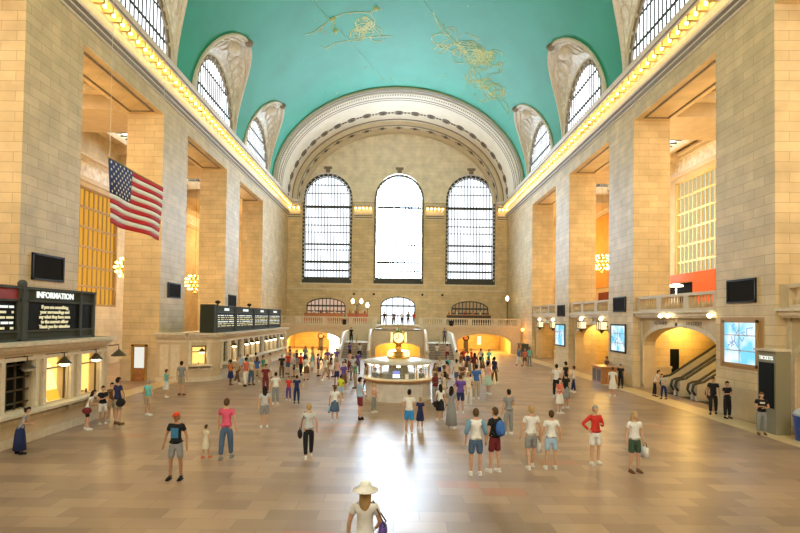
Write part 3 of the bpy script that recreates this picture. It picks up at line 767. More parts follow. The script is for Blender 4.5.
# display tables with coloured goods on the balcony
for (x, lab, c) in ((-9.6, 'long orange display counter on the balcony before the left low window', (.5,.16,.05)), (-5.2, 'red display counter on the balcony left of the central door', (.5,.10,.04)), (9.6, 'dark display counter on the balcony before the right low window', (.05,.03,.02))):
    t = empty('display_counter', (x, 68.5, 3.4), lab, 'counter', 'display counters on the rear balcony')
    w = (2.6 if x < 0 else 2.9) if abs(x) > 6 else 1.3
    mb = MB(); mb.box(x-w, x+w, 68.2, 68.9, 3.4, 4.75); mb.build('counter_body', pm('counter_colour', c, .5), t)
    mb = MB(); mb.box(x-w-.04, x+w+.04, 68.1, 69.0, 4.75, 4.85); mb.build('counter_top', M['wood'], t)
    for i in range(6):
        mb = MB(); xx = x-w+.3+(2*w-.6)*i/5; mb.lathe((xx, 68.5, 4.85), [(.12,0),(.14,.2),(.04,.35),(.03,.45)], 8)
        tag(mb.build('bottle', pm('bottle_glass_%d' % i, ((.5,.2,.05),(.6,.5,.3),(.3,.05,.03))[i % 3], .2), smooth=True), 'small coloured bottle on the '+lab.split(' on the')[0].replace('display ', ''), 'bottle', 'bottles on the '+lab.split(' on the')[0])
for x in (XC-6.6, XC+6.6):
    mb = MB(); mb.box(x-.22, x+.22, YB-.36, YB-.30, 3.4, 4.05); mb.build('loudspeaker', M['black'], label='small square black loudspeaker on the rear balustrade, %s of the central door' % ('left' if x < 0 else 'right'), cat='loudspeaker', group='loudspeakers on the balustrade')
for i, x in enumerate((WX[0]+3.0+.9, WX[1]-3.4, WX[1]+3.4, WX[2]-3.9)):
    mb = MB(); mb.tube([(x, YE-.25, 7.6), (x, YE, 7.6)], .16, 8); mb.build('wall_spotlight', M['black'], label='small round black spotlight below the big rear windows, number %s from the left' % ('one','two','three','four')[i], cat='spotlight', group='spotlights on the rear wall')

# ------------------------------------------------------------------ information booth
BX, BY, BR = XC-.0-.06, 27.9, 1.78
t = empty('information_booth', (BX, BY, 0), 'round marble and brass information booth with a glowing clock in the middle of the hall', 'booth')
mb = MB(); mb.lathe((BX,BY,0), [(BR-.02,0),(BR-.02,.14),(BR-.08,.16),(BR-.08,.98),(BR,1.0)], 40)
for i in range(16):
    a = 2*PI*i/16; mb.bar((BX+(BR-.07)*math.cos(a), BY+(BR-.07)*math.sin(a), .16), (BX+(BR-.07)*math.cos(a), BY+(BR-.07)*math.sin(a), .98), .07, .05)
mb.build('base', M['marblepanel'], t, smooth=True)
mb = MB(); mb.lathe((BX,BY,0), [(BR-.3,1.0),(BR+.1,1.0),(BR+.14,1.04),(BR+.1,1.1),(BR-.3,1.1)], 40); mb.build('counter', M['wood'], t, smooth=True)
mb = MB(); mb.lathe((BX,BY,0), [(BR+.12,1.09),(BR+.15,1.12),(BR+.08,1.16),(BR-.3,1.16)], 40); mb.build('counter_edge', M['trimpale'], t, smooth=True)
g, nt, b = newmat('booth_glass'); b.inputs['Base Color'].default_value = (.8,.95,.95,1); b.inputs['Roughness'].default_value = .05; b.inputs['Alpha'].default_value = .18
mb = MB(); mb.lathe((BX,BY,0), [(BR-.14,1.16),(BR-.14,1.86)], 40); mb.build('glazing', g, t, smooth=True)
mb = MB(); mb.lathe((BX,BY,0), [(.02,1.9),(BR+.02,1.88),(BR+.10,1.92),(BR+.10,2.0),(BR,2.05),(1.2,2.12),(.02,2.14)], 40); mb.build('roof', M['marblepanel'], t, smooth=True)
for i in range(16):
    a = 2*PI*(i+.5)/16; x, y = BX+(BR-.1)*math.cos(a), BY+(BR-.1)*math.sin(a)
    mb = MB(); mb.tube([(x,y,1.14),(x,y,1.9)], .028, 6); mb.build('mullion', M['brass'], t)
for i in range(16):
    a = 2*PI*i/16; x, y = BX+(BR-.22)*math.cos(a), BY+(BR-.22)*math.sin(a)
    mb = MB(); mb.ball((x,y,1.82), (.10,.10,.05), 8, 5); mb.build('ceiling_bulb', M['bulbsoft'], t, smooth=True)
mb = MB(); mb.lathe((BX,BY,0), [(1.0,0),(1.0,1.35),(.55,1.4),(.5,1.88)], 20); mb.build('inner_desk', M['bronze'], t)
# drum and lamps on the roof, then the clock
mb = MB(); mb.lathe((BX,BY,2.1), [(.62,0),(.62,.1),(.5,.16),(.5,.34),(.58,.38),(.58,.44),(.2,.5),(.14,.62),(.2,.7),(.1,.78)], 20); mb.build('clock_pedestal', M['brass'], t, smooth=True)
ck = MB(); ck.ball((BX,BY,3.25), (.41,.41,.41), 16, 10); ck.lathe((BX,BY,3.64), [(.12,0),(.08,.08),(.03,.12),(.05,.17),(0,.22)], 10)
cko = ck.build('clock', M['brass'], t, smooth=True)
for i in range(4):
    a = PI/2*i - PI/2; d = Vector((math.cos(a), math.sin(a), 0)); c = Vector((BX,BY,3.25))+d*.33
    mb = MB(); mb.tube([c, c+d*.10], .27, 20); f = mb.build('dial', M['clock'], cko)
    mb = MB(); mb.bar(c+d*.12, c+d*.12+Vector((0,0,.24)), .035, .02, up=d); mb.bar(c+d*.12, c+d*.12+d.cross(Vector((0,0,1)))*.16+Vector((0,0,-.06)), .04, .02, up=d)
    mb.build('clock_hands', M['black'], cko)
for i in range(4):
    a = 2*PI*i/4+PI/4; x, y = BX+.62*math.cos(a), BY+.62*math.sin(a)
    mb = MB(); mb.lathe((x,y,2.12), [(.1,0),(.06,.06),(.05,.12)], 8); mb.build('globe_stem', M['brass'], t)
    mb = MB(); mb.ball((x,y,2.40), .17, 12, 8); mb.build('globe_lamp', M['clock'], t, smooth=True)
mb = MB(); mb.box(BX-.32, BX+.10, BY-BR+.33, BY-BR+.38, 1.2, 1.62); s_ = mb.build('information_screen', M['black'], label='small lit screen standing inside the front of the information booth', cat='screen')
mb = MB(); mb.box(BX-.29, BX+.07, BY-BR+.322, BY-BR+.33, 1.23, 1.42, 0); mb.box(BX-.29, BX+.07, BY-BR+.322, BY-BR+.33, 1.42, 1.59, 1); mb.build('display', [emis('pale_screen', (.8,.85,1), 2), emis('blue_screen', (.15,.18,.55), 1.5)], s_)
for i, (dx, lab) in enumerate(((.42,'left paper stack on the booth counter right of its screen'), (.95,'right paper stack on the booth counter near its end'))):
    mb = MB(); y = BY-math.sqrt((BR-.02)**2-(dx)**2)+.2; mb.box(BX+dx-.1, BX+dx+.1, y, y+.12, 1.165, 1.42); mb.build('leaflet_stack', M['white'], label='white '+lab, cat='leaflets', group='leaflets on the booth')
l = bpy.data.lights.new('booth_light', 'POINT'); l.energy = 14; l.color = (1,.75,.4); l.shadow_soft_size = .2; o = bpy.data.objects.new('booth_light', l); COL.objects.link(o); o.location = (BX, BY, 1.72)

# ------------------------------------------------------------------ ticket offices
def office(name, pts, zt, wins, label, face):
    """pts: plan polyline; wins: per segment a list of (u, hw, zb, ztop, material, lamp)"""
    t = empty(name, (*pts[0], 0), label, 'ticket office', 'ticket offices on the left')
    mb = MB(); mt = MB(); mc = MB(); 
    for i, (a, b) in enumerate(zip(pts[:-1], pts[1:])):
        ws = wins.get(i, [])
        panel(mb, a if i == 0 else tuple(Vector(a)+(Vector(b)-Vector(a)).normalized()*.012), b, 0, zt-.35, .4, [(u, hw, zb, z2, z2) for u, hw, zb, z2, m, lp in ws])
        A = Vector((*a, 0)); B = Vector((*b, 0)); d = (B-A).normalized(); n = Vector((d.y, -d.x, 0))
        for off, z0, z1 in ((.06, zt-.62, zt-.5), (.12,zt-.35,zt-.25),(.25,zt-.25,zt-.12),(.38,zt-.12,zt)):
            mt.hexa([A+n*off+Vector((0,0,z0)), B+n*off+Vector((0,0,z0)), B-n*.5+Vector((0,0,z0)), A-n*.5+Vector((0,0,z0)), A+n*off+Vector((0,0,z1)), B+n*off+Vector((0,0,z1)), B-n*.5+Vector((0,0,z1)), A-n*.5+Vector((0,0,z1))])
        mt.hexa([A+n*.08, B+n*.08, B-n*.02, A-n*.02] + [p+Vector((0,0,.3)) for p in (A+n*.08, B+n*.08, B-n*.02, A-n*.02)])
        # pilasters beside the windows
        for u, hw, zb, z2, m, lp in ws:
            for q in (-1, 1):
                c = A+d*(u+q*(hw+.14)); mt.bar(c+n*.04+Vector((0,0,1.12)), c+n*.04+Vector((0,0,zt-.6)), .16, .10, up=n)
            c = A+d*u; 
            mc.hexa([c-d*hw+n*.02+Vector((0,0,z2-.0)), c+d*hw+n*.02+Vector((0,0,z2)), c+d*hw-n*.1+Vector((0,0,z2)), c-d*hw-n*.1+Vector((0,0,z2)), c-d*hw+n*.02+Vector((0,0,z2+.08)), c+d*hw+n*.02+Vector((0,0,z2+.08)), c+d*hw-n*.1+Vector((0,0,z2+.08)), c-d*hw-n*.1+Vector((0,0,z2+.08))])
            # window: backing with its own depth
            wb_ = MB(); dd = .75 if m != 'grille' else .25
            P = lambda uu, z, k: A+d*uu-n*k+Vector((0,0,z))
            wb_.add([P(u-hw,zb,dd),P(u+hw,zb,dd),P(u+hw,z2,dd),P(u-hw,z2,dd)], [(0,1,2,3)])
            for uu in (u-hw, u+hw): wb_.add([P(uu,zb,.35),P(uu,zb,dd),P(uu,z2,dd),P(uu,z2,.35)], [(0,1,2,3)])
            o = wb_.build('ticket_window', M['boardface'] if m == 'grille' else M['warmglow'], t)
            gr = MB()
            if m == 'grille':
                for k in range(4): gr.bar(P(u-hw,zb+(z2-zb)*(k+.5)/4,.12), P(u+hw,zb+(z2-zb)*(k+.5)/4,.12), .05)
                for k in range(3): gr.bar(P(u-hw+2*hw*(k+.5)/3,zb,.12), P(u-hw+2*hw*(k+.5)/3,z2,.12), .05)
            else:
                gr.bar(P(u-hw,zb+(z2-zb)*.72,.12), P(u+hw,zb+(z2-zb)*.72,.12), .05)
                for uu in (u-hw+.03, u+hw-.03, u): gr.bar(P(uu,zb,.12), P(uu,z2 if uu != u else zb+(z2-zb)*.1,.12), .05)
            gr.build('window_bars', M['bronze'], o)
            if lp:
                mb2 = MB(); c = P(u+hw*.35, z2, -.12); mb2.tube([P(u+hw*.35,z2+.1,.1), P(u+hw*.35,z2+.06,-.12), c+Vector((0,0,-.1))], .02, 6)
                mb2.lathe((c.x,c.y,c.z-.3), [(.02,.22),(.08,.18),(.24,0),(.25,-.03)], 12); mb2.build('lamp_bracket', M['bronze'], t)
                mb2 = MB(); mb2.ball((c.x,c.y,c.z-.34), (.17,.17,.09), 10, 6); mb2.build('lamp_globe', M['bulbsoft'] if m != 'grille' else M['white'], t, smooth=True)
    mb.build('office_wall', M['smooth'], t); mt.build('cornice', M['trimpale'], t); mc.build('window_head', M['bronze'], t)
    a = [Vector((*p, zt-.3)) for p in pts]
    rf = MB(); x0 = -W-.0
    vs = [(p.x, p.y, zt-.04) for p in a] + [(-W, pts[-1][1], zt-.04), (-W, pts[0][1], zt-.04)]
    rf.add(vs, [tuple(range(len(vs)))]); rf.build('roof', M['smooth'], t)
    return t
def counter(t, a, b, n=(1,0)):
    mb = MB(); A = Vector((*a,0)); B = Vector((*b,0)); N = Vector((*n,0))
    mb.bar(A+N*.2+Vector((0,0,1.06)), B+N*.2+Vector((0,0,1.06)), .5, .09)
    mb.bar(A+N*.02+Vector((0,0,.8)), B+N*.02+Vector((0,0,.8)), .1, .12)
    L = (B-A).length; k = max(2, int(L/2.2))
    for i in range(k+1): c = A+(B-A)*i/k+N*.12; mb.bar(c+Vector((0,0,.75)), c+Vector((0,0,1.02)), .12, .22)
    mb.build('counter_ledge', M['trimpale'], t)
# near office
XO = -12.3
of1 = office('ticket_office', [(XO, 8.0), (XO, 22.0), (-W, 22.0)], 3.35,
    {0: [(1.6,.62,1.15,2.75,'grille',1), (4.2,.62,1.15,2.75,'lit',1), (6.6,.62,1.15,2.75,'lit',1), (8.85,.62,1.15,2.8,'grille',1), (10.75,.62,1.15,2.8,'lit',1), (12.75,.62,1.15,2.8,'lit',1)]},
    'near cream stone ticket office with lit windows under the INFORMATION board', 'x')
counter(of1, (XO, 8.0), (XO, 21.6))
for i, (u, lab) in enumerate(((10.75, 'x'),)):
    t = MB(); y = 8+u
    t.hexa([(XO-.1,y-.36,1.16),(XO-.1,y+.30,1.16),(XO-.06,y+.30,1.16),(XO-.06,y-.36,1.16),(XO-.35,y-.56,2.5),(XO-.35,y+.08,2.52),(XO-.31,y+.08,2.52),(XO-.31,y-.56,2.5)])
    po = t.build('poster', [pm('cream_poster_paper', (.85,.78,.45), .5, em=(1,.85,.4), es=.7)], label='tilted cream and yellow poster leaning inside a lit ticket window', cat='poster')
    t = MB()
    t.hexa([(XO-.095,y-.36,1.17),(XO-.095,y+.30,1.17),(XO-.055,y+.30,1.17),(XO-.055,y-.36,1.17),(XO-.155,y-.42,1.55),(XO-.155,y+.23,1.55),(XO-.115,y+.23,1.55),(XO-.115,y-.42,1.55)])
    t.build('yellow_band', pm('yellow_print', (.75,.45,.03), .5, em=(1,.6,.05), es=.5), po)
# far office with its angled end
pts2 = [(-W, 33.25), (-13.45, 33.2), (-12.15, 34.1), (-11.85, 34.8), (-11.85, 55.2), (-W, 55.2)]
pts2 = pts2
w3 = [(.9+1.56*i, .47, 1.15, 2.45, 'lit' if i % 2 == 1 or i in (4, 8) else 'grille', i % 2 == 1 or i in (4, 8)) for i in range(13)]
of2 = office('ticket_office', pts2, 3.15, {1: [(.75,.45,1.12,2.25,'lit',1)], 3: w3},
    'long far ticket office with angled end and a row of windows under the departure boards', 'x')
counter(of2, (-11.85, 34.8), (-11.85, 55.0)); counter(of2, (-13.45+.05, 33.2), (-12.2, 34.05), (.57,-.82))
# door panels drawn on the flat end
mb = MB()
for x in (-14.9, -14.2): mb.box(x-.28, x+.28, 33.18, 33.24, .35, 2.4)
mb.build('end_panel', M['trimpale'], of2)

# ------------------------------------------------------------------ boards
def board(y0, y1, x, z0, z1, label, title, rows, titlemat, topcol=None, cols=1, th=.55, seed=1, real=None):
    t = empty('departure_board' if title != 'INFORMATION' else 'information_board', (x, (y0+y1)/2, z0), label, 'board', 'boards above the ticket windows')
    mb = MB(); mb.box(x-th, x, y0, y1, z0, z1)
    mb.build('board_case', M['boardgreen'], t)
    mb = MB(); zt = z1-.42
    for yy in (y0+.06, y1-.06): mb.box(x, x+.07, yy-.06, yy+.06, z0, z1)
    mb.box(x, x+.07, y0, y1, z0, z0+.07); mb.box(x, x+.06, y0, y1, z0+.30, z0+.36); mb.box(x, x+.07, y0, y1, zt-.04, zt+.03); mb.box(x-th-.04, x+.1, y0, y1, z1-.04, z1+.05)
    mb.build('board_frame', M['iron'], t)
    yc = (y0+y1)/2
    if real:
        mb = MB(); mb.box(x, x+.08, y1-1.0, y1-.9, z0, z1); mb.build('divider', M['iron'], t)
    if topcol: mb = MB(); mb.box(x, x+.03, y0+.12, y1-.12, zt+.03, z1-.04); mb.build('header', M[topcol], t)
    mb = MB(); mb.box(x, x+.02, y0+.2, y1-.2, z0+.38, zt-.06); mb.build('display', M['boardface'], t)
    if title: letters(title, .30 if title == 'INFORMATION' else .24, titlemat, t, frame4((x+.05, yc-(.45 if real else 0), (zt+z1)/2), (0,1,0), (0,0,1)), 'title_lettering', bold=.008)
    rnd = random.Random(seed)
    if real:
        n = len(real); h = (zt-z0-.5)/n
        for i, tx in enumerate(real):
            letters(tx, h*1.0, M['textlit'], t, frame4((x+.04, y0+1.55, zt-.12-h*(i+.5)), (0,1,0), (0,0,1)), 'text_line', bold=.004)
    else:
        h = (zt-z0-.5)/rows
        for i in range(rows):
            mb = MB(); z = zt-.14-h*(i+.5); y = y0+.3
            while y < y1-.35:
                w = rnd.uniform(.12,.4); w = min(w, y1-.3-y); mb.box(x+.02, x+.035, y, y+w, z-h*.22, z+h*.22); y += w+rnd.choice((.05,.06,.25))
            mb.build('text_row', titlemat if i % 3 == 0 else M['textlit'], t)
    return t
XB = -12.55
board(17.35, 21.35, XB, 3.36, 5.15, 'green-framed INFORMATION board with five lines of lit text above the near ticket office', 'INFORMATION', 5, M['textwhite'],
      real=['If you are traveling,', 'your safety matters most', 'and what they leave is', 'to us. Watch the gap', 'Have you for your attention'] if False else ['If you see something,', 'your surroundings and', 'say what they have seen', 'to the nearest officer', 'Thank you for attention'])
board(12.6, 17.15, XB, 3.36, 5.15, 'red-topped departures board cut by the left edge of the picture', 'DEPARTURES', 5, M['textwhite'], 'red', seed=5)
t = MB(); t.box(XB-.1, XB+.12, 17.18, 17.32, 3.36, 5.25); t.ball((XB, 17.25, 5.28), .15, 8, 5); t.build('board_post', M['iron'], label='narrow green post with a ball top between the two near boards', cat='post')
z0, z1 = 3.16, 4.95
secs = [(34.6, 38.6, 'nearest of the four far boards, beside the ribbed box end'), (38.8, 43.6, 'second of the four far boards, widest lit text'), (43.8, 48.6, 'third of the four far boards'), (48.8, 53.6, 'last of the four far boards, nearest the balcony')]
for i, (a, b, lab) in enumerate(secs):
    board(a, b, -12.1, z0, z1, 'dark departures board, '+lab, 'DEPARTURES' if i % 2 else 'ARRIVALS', 6, M['textwhite'], seed=i+11, th=.9)
mb = MB()
mb.box(-13.0, -12.05, 34.1, 34.55, z0, z1+.1)
for i in range(7): mb.box(-12.98+.135*i, -12.92+.135*i, 34.05, 34.1, z0+.05, z1)
mb.build('board_end_box', M['boardgreen'], label='ribbed grey green box closing the near end of the far boards', cat='box')
for y, lab in ((36.0, 'above the nearest far board'), (43.7, 'between the second and third far boards')):
    mb = MB(); mb.tube([(-12.5,y,z1+.05),(-12.5,y,z1+.25)], .06, 6); mb.ball((-12.5,y,z1+.3), (.2,.2,.13), 10, 6); mb.build('security_camera', M['black'], label='squat dark dome device '+lab, cat='camera', group='dome devices on the far boards')

# ------------------------------------------------------------------ flag
FX, f0, f1, fz0, fz1 = -10.15, 17.9, 22.1, 7.50, 9.76
fl = empty('flag', (FX, (f0+f1)/2, fz1), 'large American flag hanging from the vault on the left side of the hall', 'flag')
NX, NZ = 40, 26
def fp(u, v, k=0): # u along, v down
    return (FX+.10*math.sin(u*9+v*2)*(.3+v)+k, f0+(f1-f0)*u, fz1-(fz1-fz0)*v - .12*u*0)
mw = pm('white_flag_cloth', (.86,.84,.82), .8); mr = pm('red_flag_cloth', (.55,.012,.02), .8); mbl = pm('blue_flag_cloth', (.022,.04,.16), .8)
def cloth(nm, rows, u0, u1, mat, parent):
    mb = MB()
    for (v0, v1) in rows:
        n = 24
        for i in range(n):
            ua, ub = u0+(u1-u0)*i/n, u0+(u1-u0)*(i+1)/n
            for k, f in ((0,1),(.012,-1)): mb.add([fp(ua,v0,k),fp(ub,v0,k),fp(ub,v1,k),fp(ua,v1,k)], [(0,1,2,3)])
            mb.add([fp(ua,v0,0),fp(ub,v0,0),fp(ub,v0,.012),fp(ua,v0,.012)], [(0,1,2,3)]); mb.add([fp(ua,v1,0),fp(ub,v1,0),fp(ub,v1,.012),fp(ua,v1,.012)], [(0,1,2,3)])
    return mb.build(nm, mat, parent, smooth='all', weld=True)
h = 1/13
cloth('red_stripe', [(i*h, (i+1)*h) for i in range(0, 7, 2)], .40, 1, mr, fl)
cloth('red_stripe', [(i*h, (i+1)*h) for i in range(8, 13, 2)], 0, 1, mr, fl)
cloth('red_stripe', [(6*h, 7*h)], .40, .401, mr, fl)
cloth('white_stripe', [(i*h, (i+1)*h) for i in range(1, 7, 2)], .40, 1, mw, fl)
cloth('white_stripe', [(i*h, (i+1)*h) for i in range(7, 13, 2)], 0, 1, mw, fl)
cant = cloth('canton', [(0, 7*h)], 0, .40, mbl, fl)
mb = MB()
for r in range(9):
    for c in range(6 if r % 2 == 0 else 5):
        u = .40*((c+.5 if r % 2 == 0 else c+1))/6; v = 7*h*(r+.7)/9.4; cx = Vector(fp(u, v, .02)); R = .068
        vs = [cx] + [cx+Vector((0, (R if k % 2 == 0 else R*.4)*math.sin(k*PI/5), (R if k % 2 == 0 else R*.4)*math.cos(k*PI/5))) for k in range(10)]
        mb.add(vs, [(0, 1+k, 1+(k+1) % 10) for k in range(10)])
mb.build('star_field', mw, cant, kind='stuff')
mb = MB(); mb.tube([fp(0,-.01), fp(.5,-.01), fp(1,-.01)], .03, 6); mb.build('hanging_rod', M['brass'], fl)
for u in (.02, .98):
    x, y, z = fp(u, 0); zz = VZ+VB*math.sqrt(1-(x/VA)**2)
    mb = MB(); mb.tube([(x,y,z), (x,y,zz)], .008, 4); mb.build('cable', M['steel'], fl)

# ------------------------------------------------------------------ loudspeakers and screens on the piers
def slab(name, s, y0, y1, z0, z1, mat, label, cat, group, fr=.08, th=.05, frm='black', x=W):
    t = empty(name, (s*x, (y0+y1)/2, z0), label, cat, group)
    mb = MB()
    for (a,b,c,d) in ((y0,y1,z0,z0+fr),(y0,y1,z1-fr,z1),(y0,y0+fr,z0,z1),(y1-fr,y1,z0,z1)): mb.box(s*x, s*(x-th-.03), a, b, c, d)
    mb.build('frame', M[frm], t)
    mb = MB(); mb.box(s*x, s*(x-th), y0+fr, y1-fr, z0+fr, z1-fr); mb.build('panel', M[mat] if isinstance(mat, str) else mat, t)
    return t
M['mesh'] = pm('black_speaker_mesh', (.012,.009,.007), .9, spec=.15)
M['black'].node_tree.nodes['Principled BSDF'].inputs['Specular IOR Level'].default_value = .2
def ypx(px): return 515*W/abs(px-396.5)
for s, side, cols in ((-1,'left',((31,63,255,281),(168,180.5,283,298),(229,236.5,295,306.5))), (1,'right',((729,758,279,303),(615,627,297,312),(559,566,305,316.5)))):
    for i, (xa, xb, ya, yb) in enumerate(cols):
        d0, d1 = sorted((ypx(xa-1), ypx(xb-1))); dm = (d0+d1)/2
        hor = 318+.013*((xa+xb)/2-396.5)
        a, b = PIERS[i+1]
        d0 = max(d0, a+.3); d1 = min(d1, b-.3)
        slab('wall_loudspeaker', s, d0, d1, CAMZ+(hor-yb)/515*dm, CAMZ+(hor-ya)/515*dm, 'mesh', 'black square loudspeaker panel on the %s pier of the %s wall' % (('nearest','middle','farthest')[i], side), 'loudspeaker', 'loudspeaker panels on the piers')
def screen_mat():
    m, nt, b = newmat('map_screen'); nt.nodes.remove(b); e = nt.nodes.new('ShaderNodeEmission'); e.inputs[1].default_value = 1.15
    g = nt.nodes.new('ShaderNodeNewGeometry'); n = nt.nodes.new('ShaderNodeTexNoise'); n.inputs['Scale'].default_value = .9; nt.links.new(g.outputs['Position'], n.inputs['Vector'])
    r = nt.nodes.new('ShaderNodeValToRGB'); el = r.color_ramp.elements; el[0].position = .42; el[0].color = (.22,.68,.95,1); el[1].position = .56; el[1].color = (.80,.92,1,1)
    nt.links.new(n.outputs['Fac'], r.inputs[0]); nt.links.new(r.outputs[0], e.inputs[0]); nt.links.new(e.outputs[0], nt.nodes['Material Output'].inputs[0]); return m
M['screen'] = screen_mat()
M['orangeframe'] = pm('ochre_frame', (.42,.24,.08), .5)
for i, (xa, xb, ya, yb, fr) in enumerate(((725,760,320,366,'orangeframe'),(612.5,627.5,324,352.5,'iron'),(556.5,566.5,324,346,'iron'))):
    d0, d1 = sorted((ypx(xa-1), ypx(xb-1))); dm = (d0+d1)/2; hor = 318+.013*((xa+xb)/2-396.5); a, b = PIERS[i+1]; d0 = max(d0, a+.1); d1 = min(d1, b-.1)
    z0, z1 = CAMZ+(hor-yb)/515*dm, CAMZ+(hor-ya)/515*dm
    t = slab('video_wall', 1, d0, d1, z0, z1, 'screen', 'tall lit blue and white map screen on the %s right-hand pier' % ('nearest','middle','farthest')[i], 'screen', 'video walls on the piers', fr=.12, frm=fr)
    mb = MB()
    for q in (1, 2): mb.box(W-.075, W-.06, d0+.1, d1-.1, z0+(z1-z0)*q/3-.02, z0+(z1-z0)*q/3+.02)
    mb.box(W-.075, W-.06, (d0+d1)/2-.02, (d0+d1)/2+.02, z0+.1, z1-.1); mb.build('seam', M['steel'], t)
    if i == 0: mb = MB(); mb.box(W-.02, W, d0-.3, d1+.25, z0-.12, z1+.12); mb.build('surround', M['orangeframe'], t)
    mb = MB(); rnd = random.Random(i)
    for _ in range(5):
        y, z = rnd.uniform(d0+.4, d1-.4), rnd.uniform(z0+.5, z1-.5); pts = []
        for k in range(5): pts.append((W-.07, max(d0+.2, min(d1-.2, y)), max(z0+.2, min(z1-.2, z)))); y += rnd.uniform(-.5,.5); z += rnd.uniform(-.4,.4)
        mb.tube(pts, .018, 4)
    mb.build('route_line', emis('route_%d' % i, (.25,.45,.75), .8), t)

# ------------------------------------------------------------------ lantern sconces on the right screens
def sconce(y, z, lab):
    x = W+.05
    t = empty('lantern', (x+.3, y, z), lab, 'lantern', 'lit lanterns on the right wall')
    mb = MB(); mb.box(x-.28, x+.3, y-.36, y+.36, z+.35, z+.42); mb.box(x-.28, x+.3, y-.36, y+.36, z-.30, z-.22)
    for yy in (y-.33, y+.33, y): mb.box(x-.27, x-.22, yy-.03, yy+.03, z-.22, z+.35)
    mb.box(x+.1, x+.45, y-.1, y+.1, z-.05, z+.05); mb.lathe((x, y, z-.30), [(.25,0),(.15,-.1),(.05,-.2),(0,-.26)], 8); mb.build('lantern_frame', M['bronze'], t)
    mb = MB(); mb.box(x-.22, x+.25, y-.30, y+.30, z-.20, z+.33); mb.build('lantern_glass', emis('lantern_milk_glass', (1.0,.80,.42), 1.6), t)
    mb = MB(); mb.ball((x-.05, y, z+.58), .15, 8, 6); mb.build('lamp_globe', M['bulbsoft'], t, smooth=True)
for y, z, lab in ((38.9,3.85,'near of the two lanterns left of the middle map screen'),(43.1,3.85,'far of the two lanterns left of the middle map screen'),(50.9,3.75,'near of the two lanterns left of the farthest map screen'),(55.6,3.75,'far of the two lanterns left of the farthest map screen')):
    sconce(y, z, 'glowing glass lantern, '+lab)
# small spotlights on the right ledge
for y, lab in ((29.9,'left of a pair on the ledge above the escalators'),(29.1,'right of a pair on the ledge above the escalators'),(25.2,'near the pier with the largest map screen'),(18.6,'above the near cabinet')):
    mb = MB(); mb.ball((W-.12, y, 4.62), (.12,.12,.12), 8, 6); mb.build('ledge_lamp', M['bulbsoft'], label='tiny round white lamp, '+lab, cat='lamp', group='ledge lamps', smooth=True)

# chandeliers in the side galleries
def bulb2(loc, parent, me=[None]):
    if me[0] is None:
        b = MB(); b.ball((0,0,0), (.075,.075,.09), 8, 5); me[0] = b.mesh('light_bulb', M['bulbdim'], True)
    o = bpy.data.objects.new('light_bulb', me[0]); COL.objects.link(o); o.location = loc; o.parent = parent; return o
def chandelier(x, y, z, lab, e=1300):
    t = empty('chandelier', (x, y, z), lab, 'chandelier', 'bare-bulb chandeliers in the side galleries')
    mb = MB(); mb.ball((x,y,z), (.55,.55,.75), 12, 8)
    for zz, r in ((-.6,.55),(0,.95),(.6,.55)): mb.lathe((x,y,z+zz), [(r-.05,-.05),(r+.03,0),(r-.05,.05)], 20)
    mb.lathe((x,y,z), [(0,-1.2),(.2,-1.0),(.1,-.8)], 8); mb.tube([(x,y,z+.6),(x,y,19.2)], .018, 6)
    mb.build('frame', M['brass'], t, smooth=True)
    for zz, r, n in ((-.62,.66,12),(-.3,.9,14),(.05,1.02,16),(.4,.9,14),(.7,.62,10)):
        for i in range(n):
            a = 2*PI*i/n; bulb2((0,0,0), t).location = (r*math.cos(a), r*math.sin(a), zz)
    l = bpy.data.lights.new('chandelier_light', 'POINT'); l.energy = e; l.color = (1,.66,.30); l.shadow_soft_size = 1.3
    o = bpy.data.objects.new('chandelier_light', l); COL.objects.link(o); o.location = (x, y, z)
chandelier(21.2, 53.2, 10.3, 'round chandelier of warm bulbs glimpsed between the second and third right piers')
chandelier(-20.6, 52.5, 7.6, 'round chandelier of warm bulbs glimpsed between the left piers above the far boards')
chandelier(-20.85, 40.0, 7.9, 'round chandelier of warm bulbs just behind the flank of the second left pier')
for x, y in ((-21.5,29.0),(21.5,29.3),(-21.5,17),(21.5,17),(21.5,41.9),(-20.5,64),(20.5,64)):  # added warm fill lights for the gallery bays, without fixtures
    l = bpy.data.lights.new('gallery_fill', 'POINT'); l.energy = 1250; l.color = (1,.64,.27); l.shadow_soft_size = 1.5
    o = bpy.data.objects.new('gallery_fill', l); COL.objects.link(o); o.location = (x, y, 13)
# right gallery restaurant front and orange sign
t = empty('restaurant', (W2-1.0, 42.5, ZG), 'orange-red restaurant front with a dark opening on the right gallery under the tall window', 'shop front')
mb = MB(); mb.box(W2-1.2, W2-.9, 38.5, 46.4, 7.6, 8.3); mb.box(W2-1.2, W2-.9, 38.5, 41.4, ZG, 7.6); mb.build('fascia', M['sign_red'], t)
mb = MB(); mb.box(W2-.6, W2-.5, 41.4, 46.4, ZG, 7.6); mb.build('opening', M['boardface'], t)
mb = MB(); mb.box(W2-1.1, W2-1.0, 43.6, 45.8, ZG, 6.6); mb.build('notice_board', M['white'], t)
mb = MB(); mb.lathe((W2-3.5, 39.6, 7.0), [(0,.25),(.45,.12),(.5,0),(0,-.02)], 14); mb.tube([(W2-3.5,39.6,ZG),(W2-3.5,39.6,7.0)], .04, 6); mb.build('standing_lamp', M['bulbsoft'], label='white mushroom-shaped lamp before the restaurant on the right gallery', cat='lamp', smooth=True)
mb = MB(); mb.box(W2-.9, W2-.7, 57.5, 61.5, ZG, 7.6); mb.build('advertising_board', pm('dark_red_panel', (.20,.03,.02), .5), label='dark red panel at the end of the right gallery behind the second pier', cat='panel')
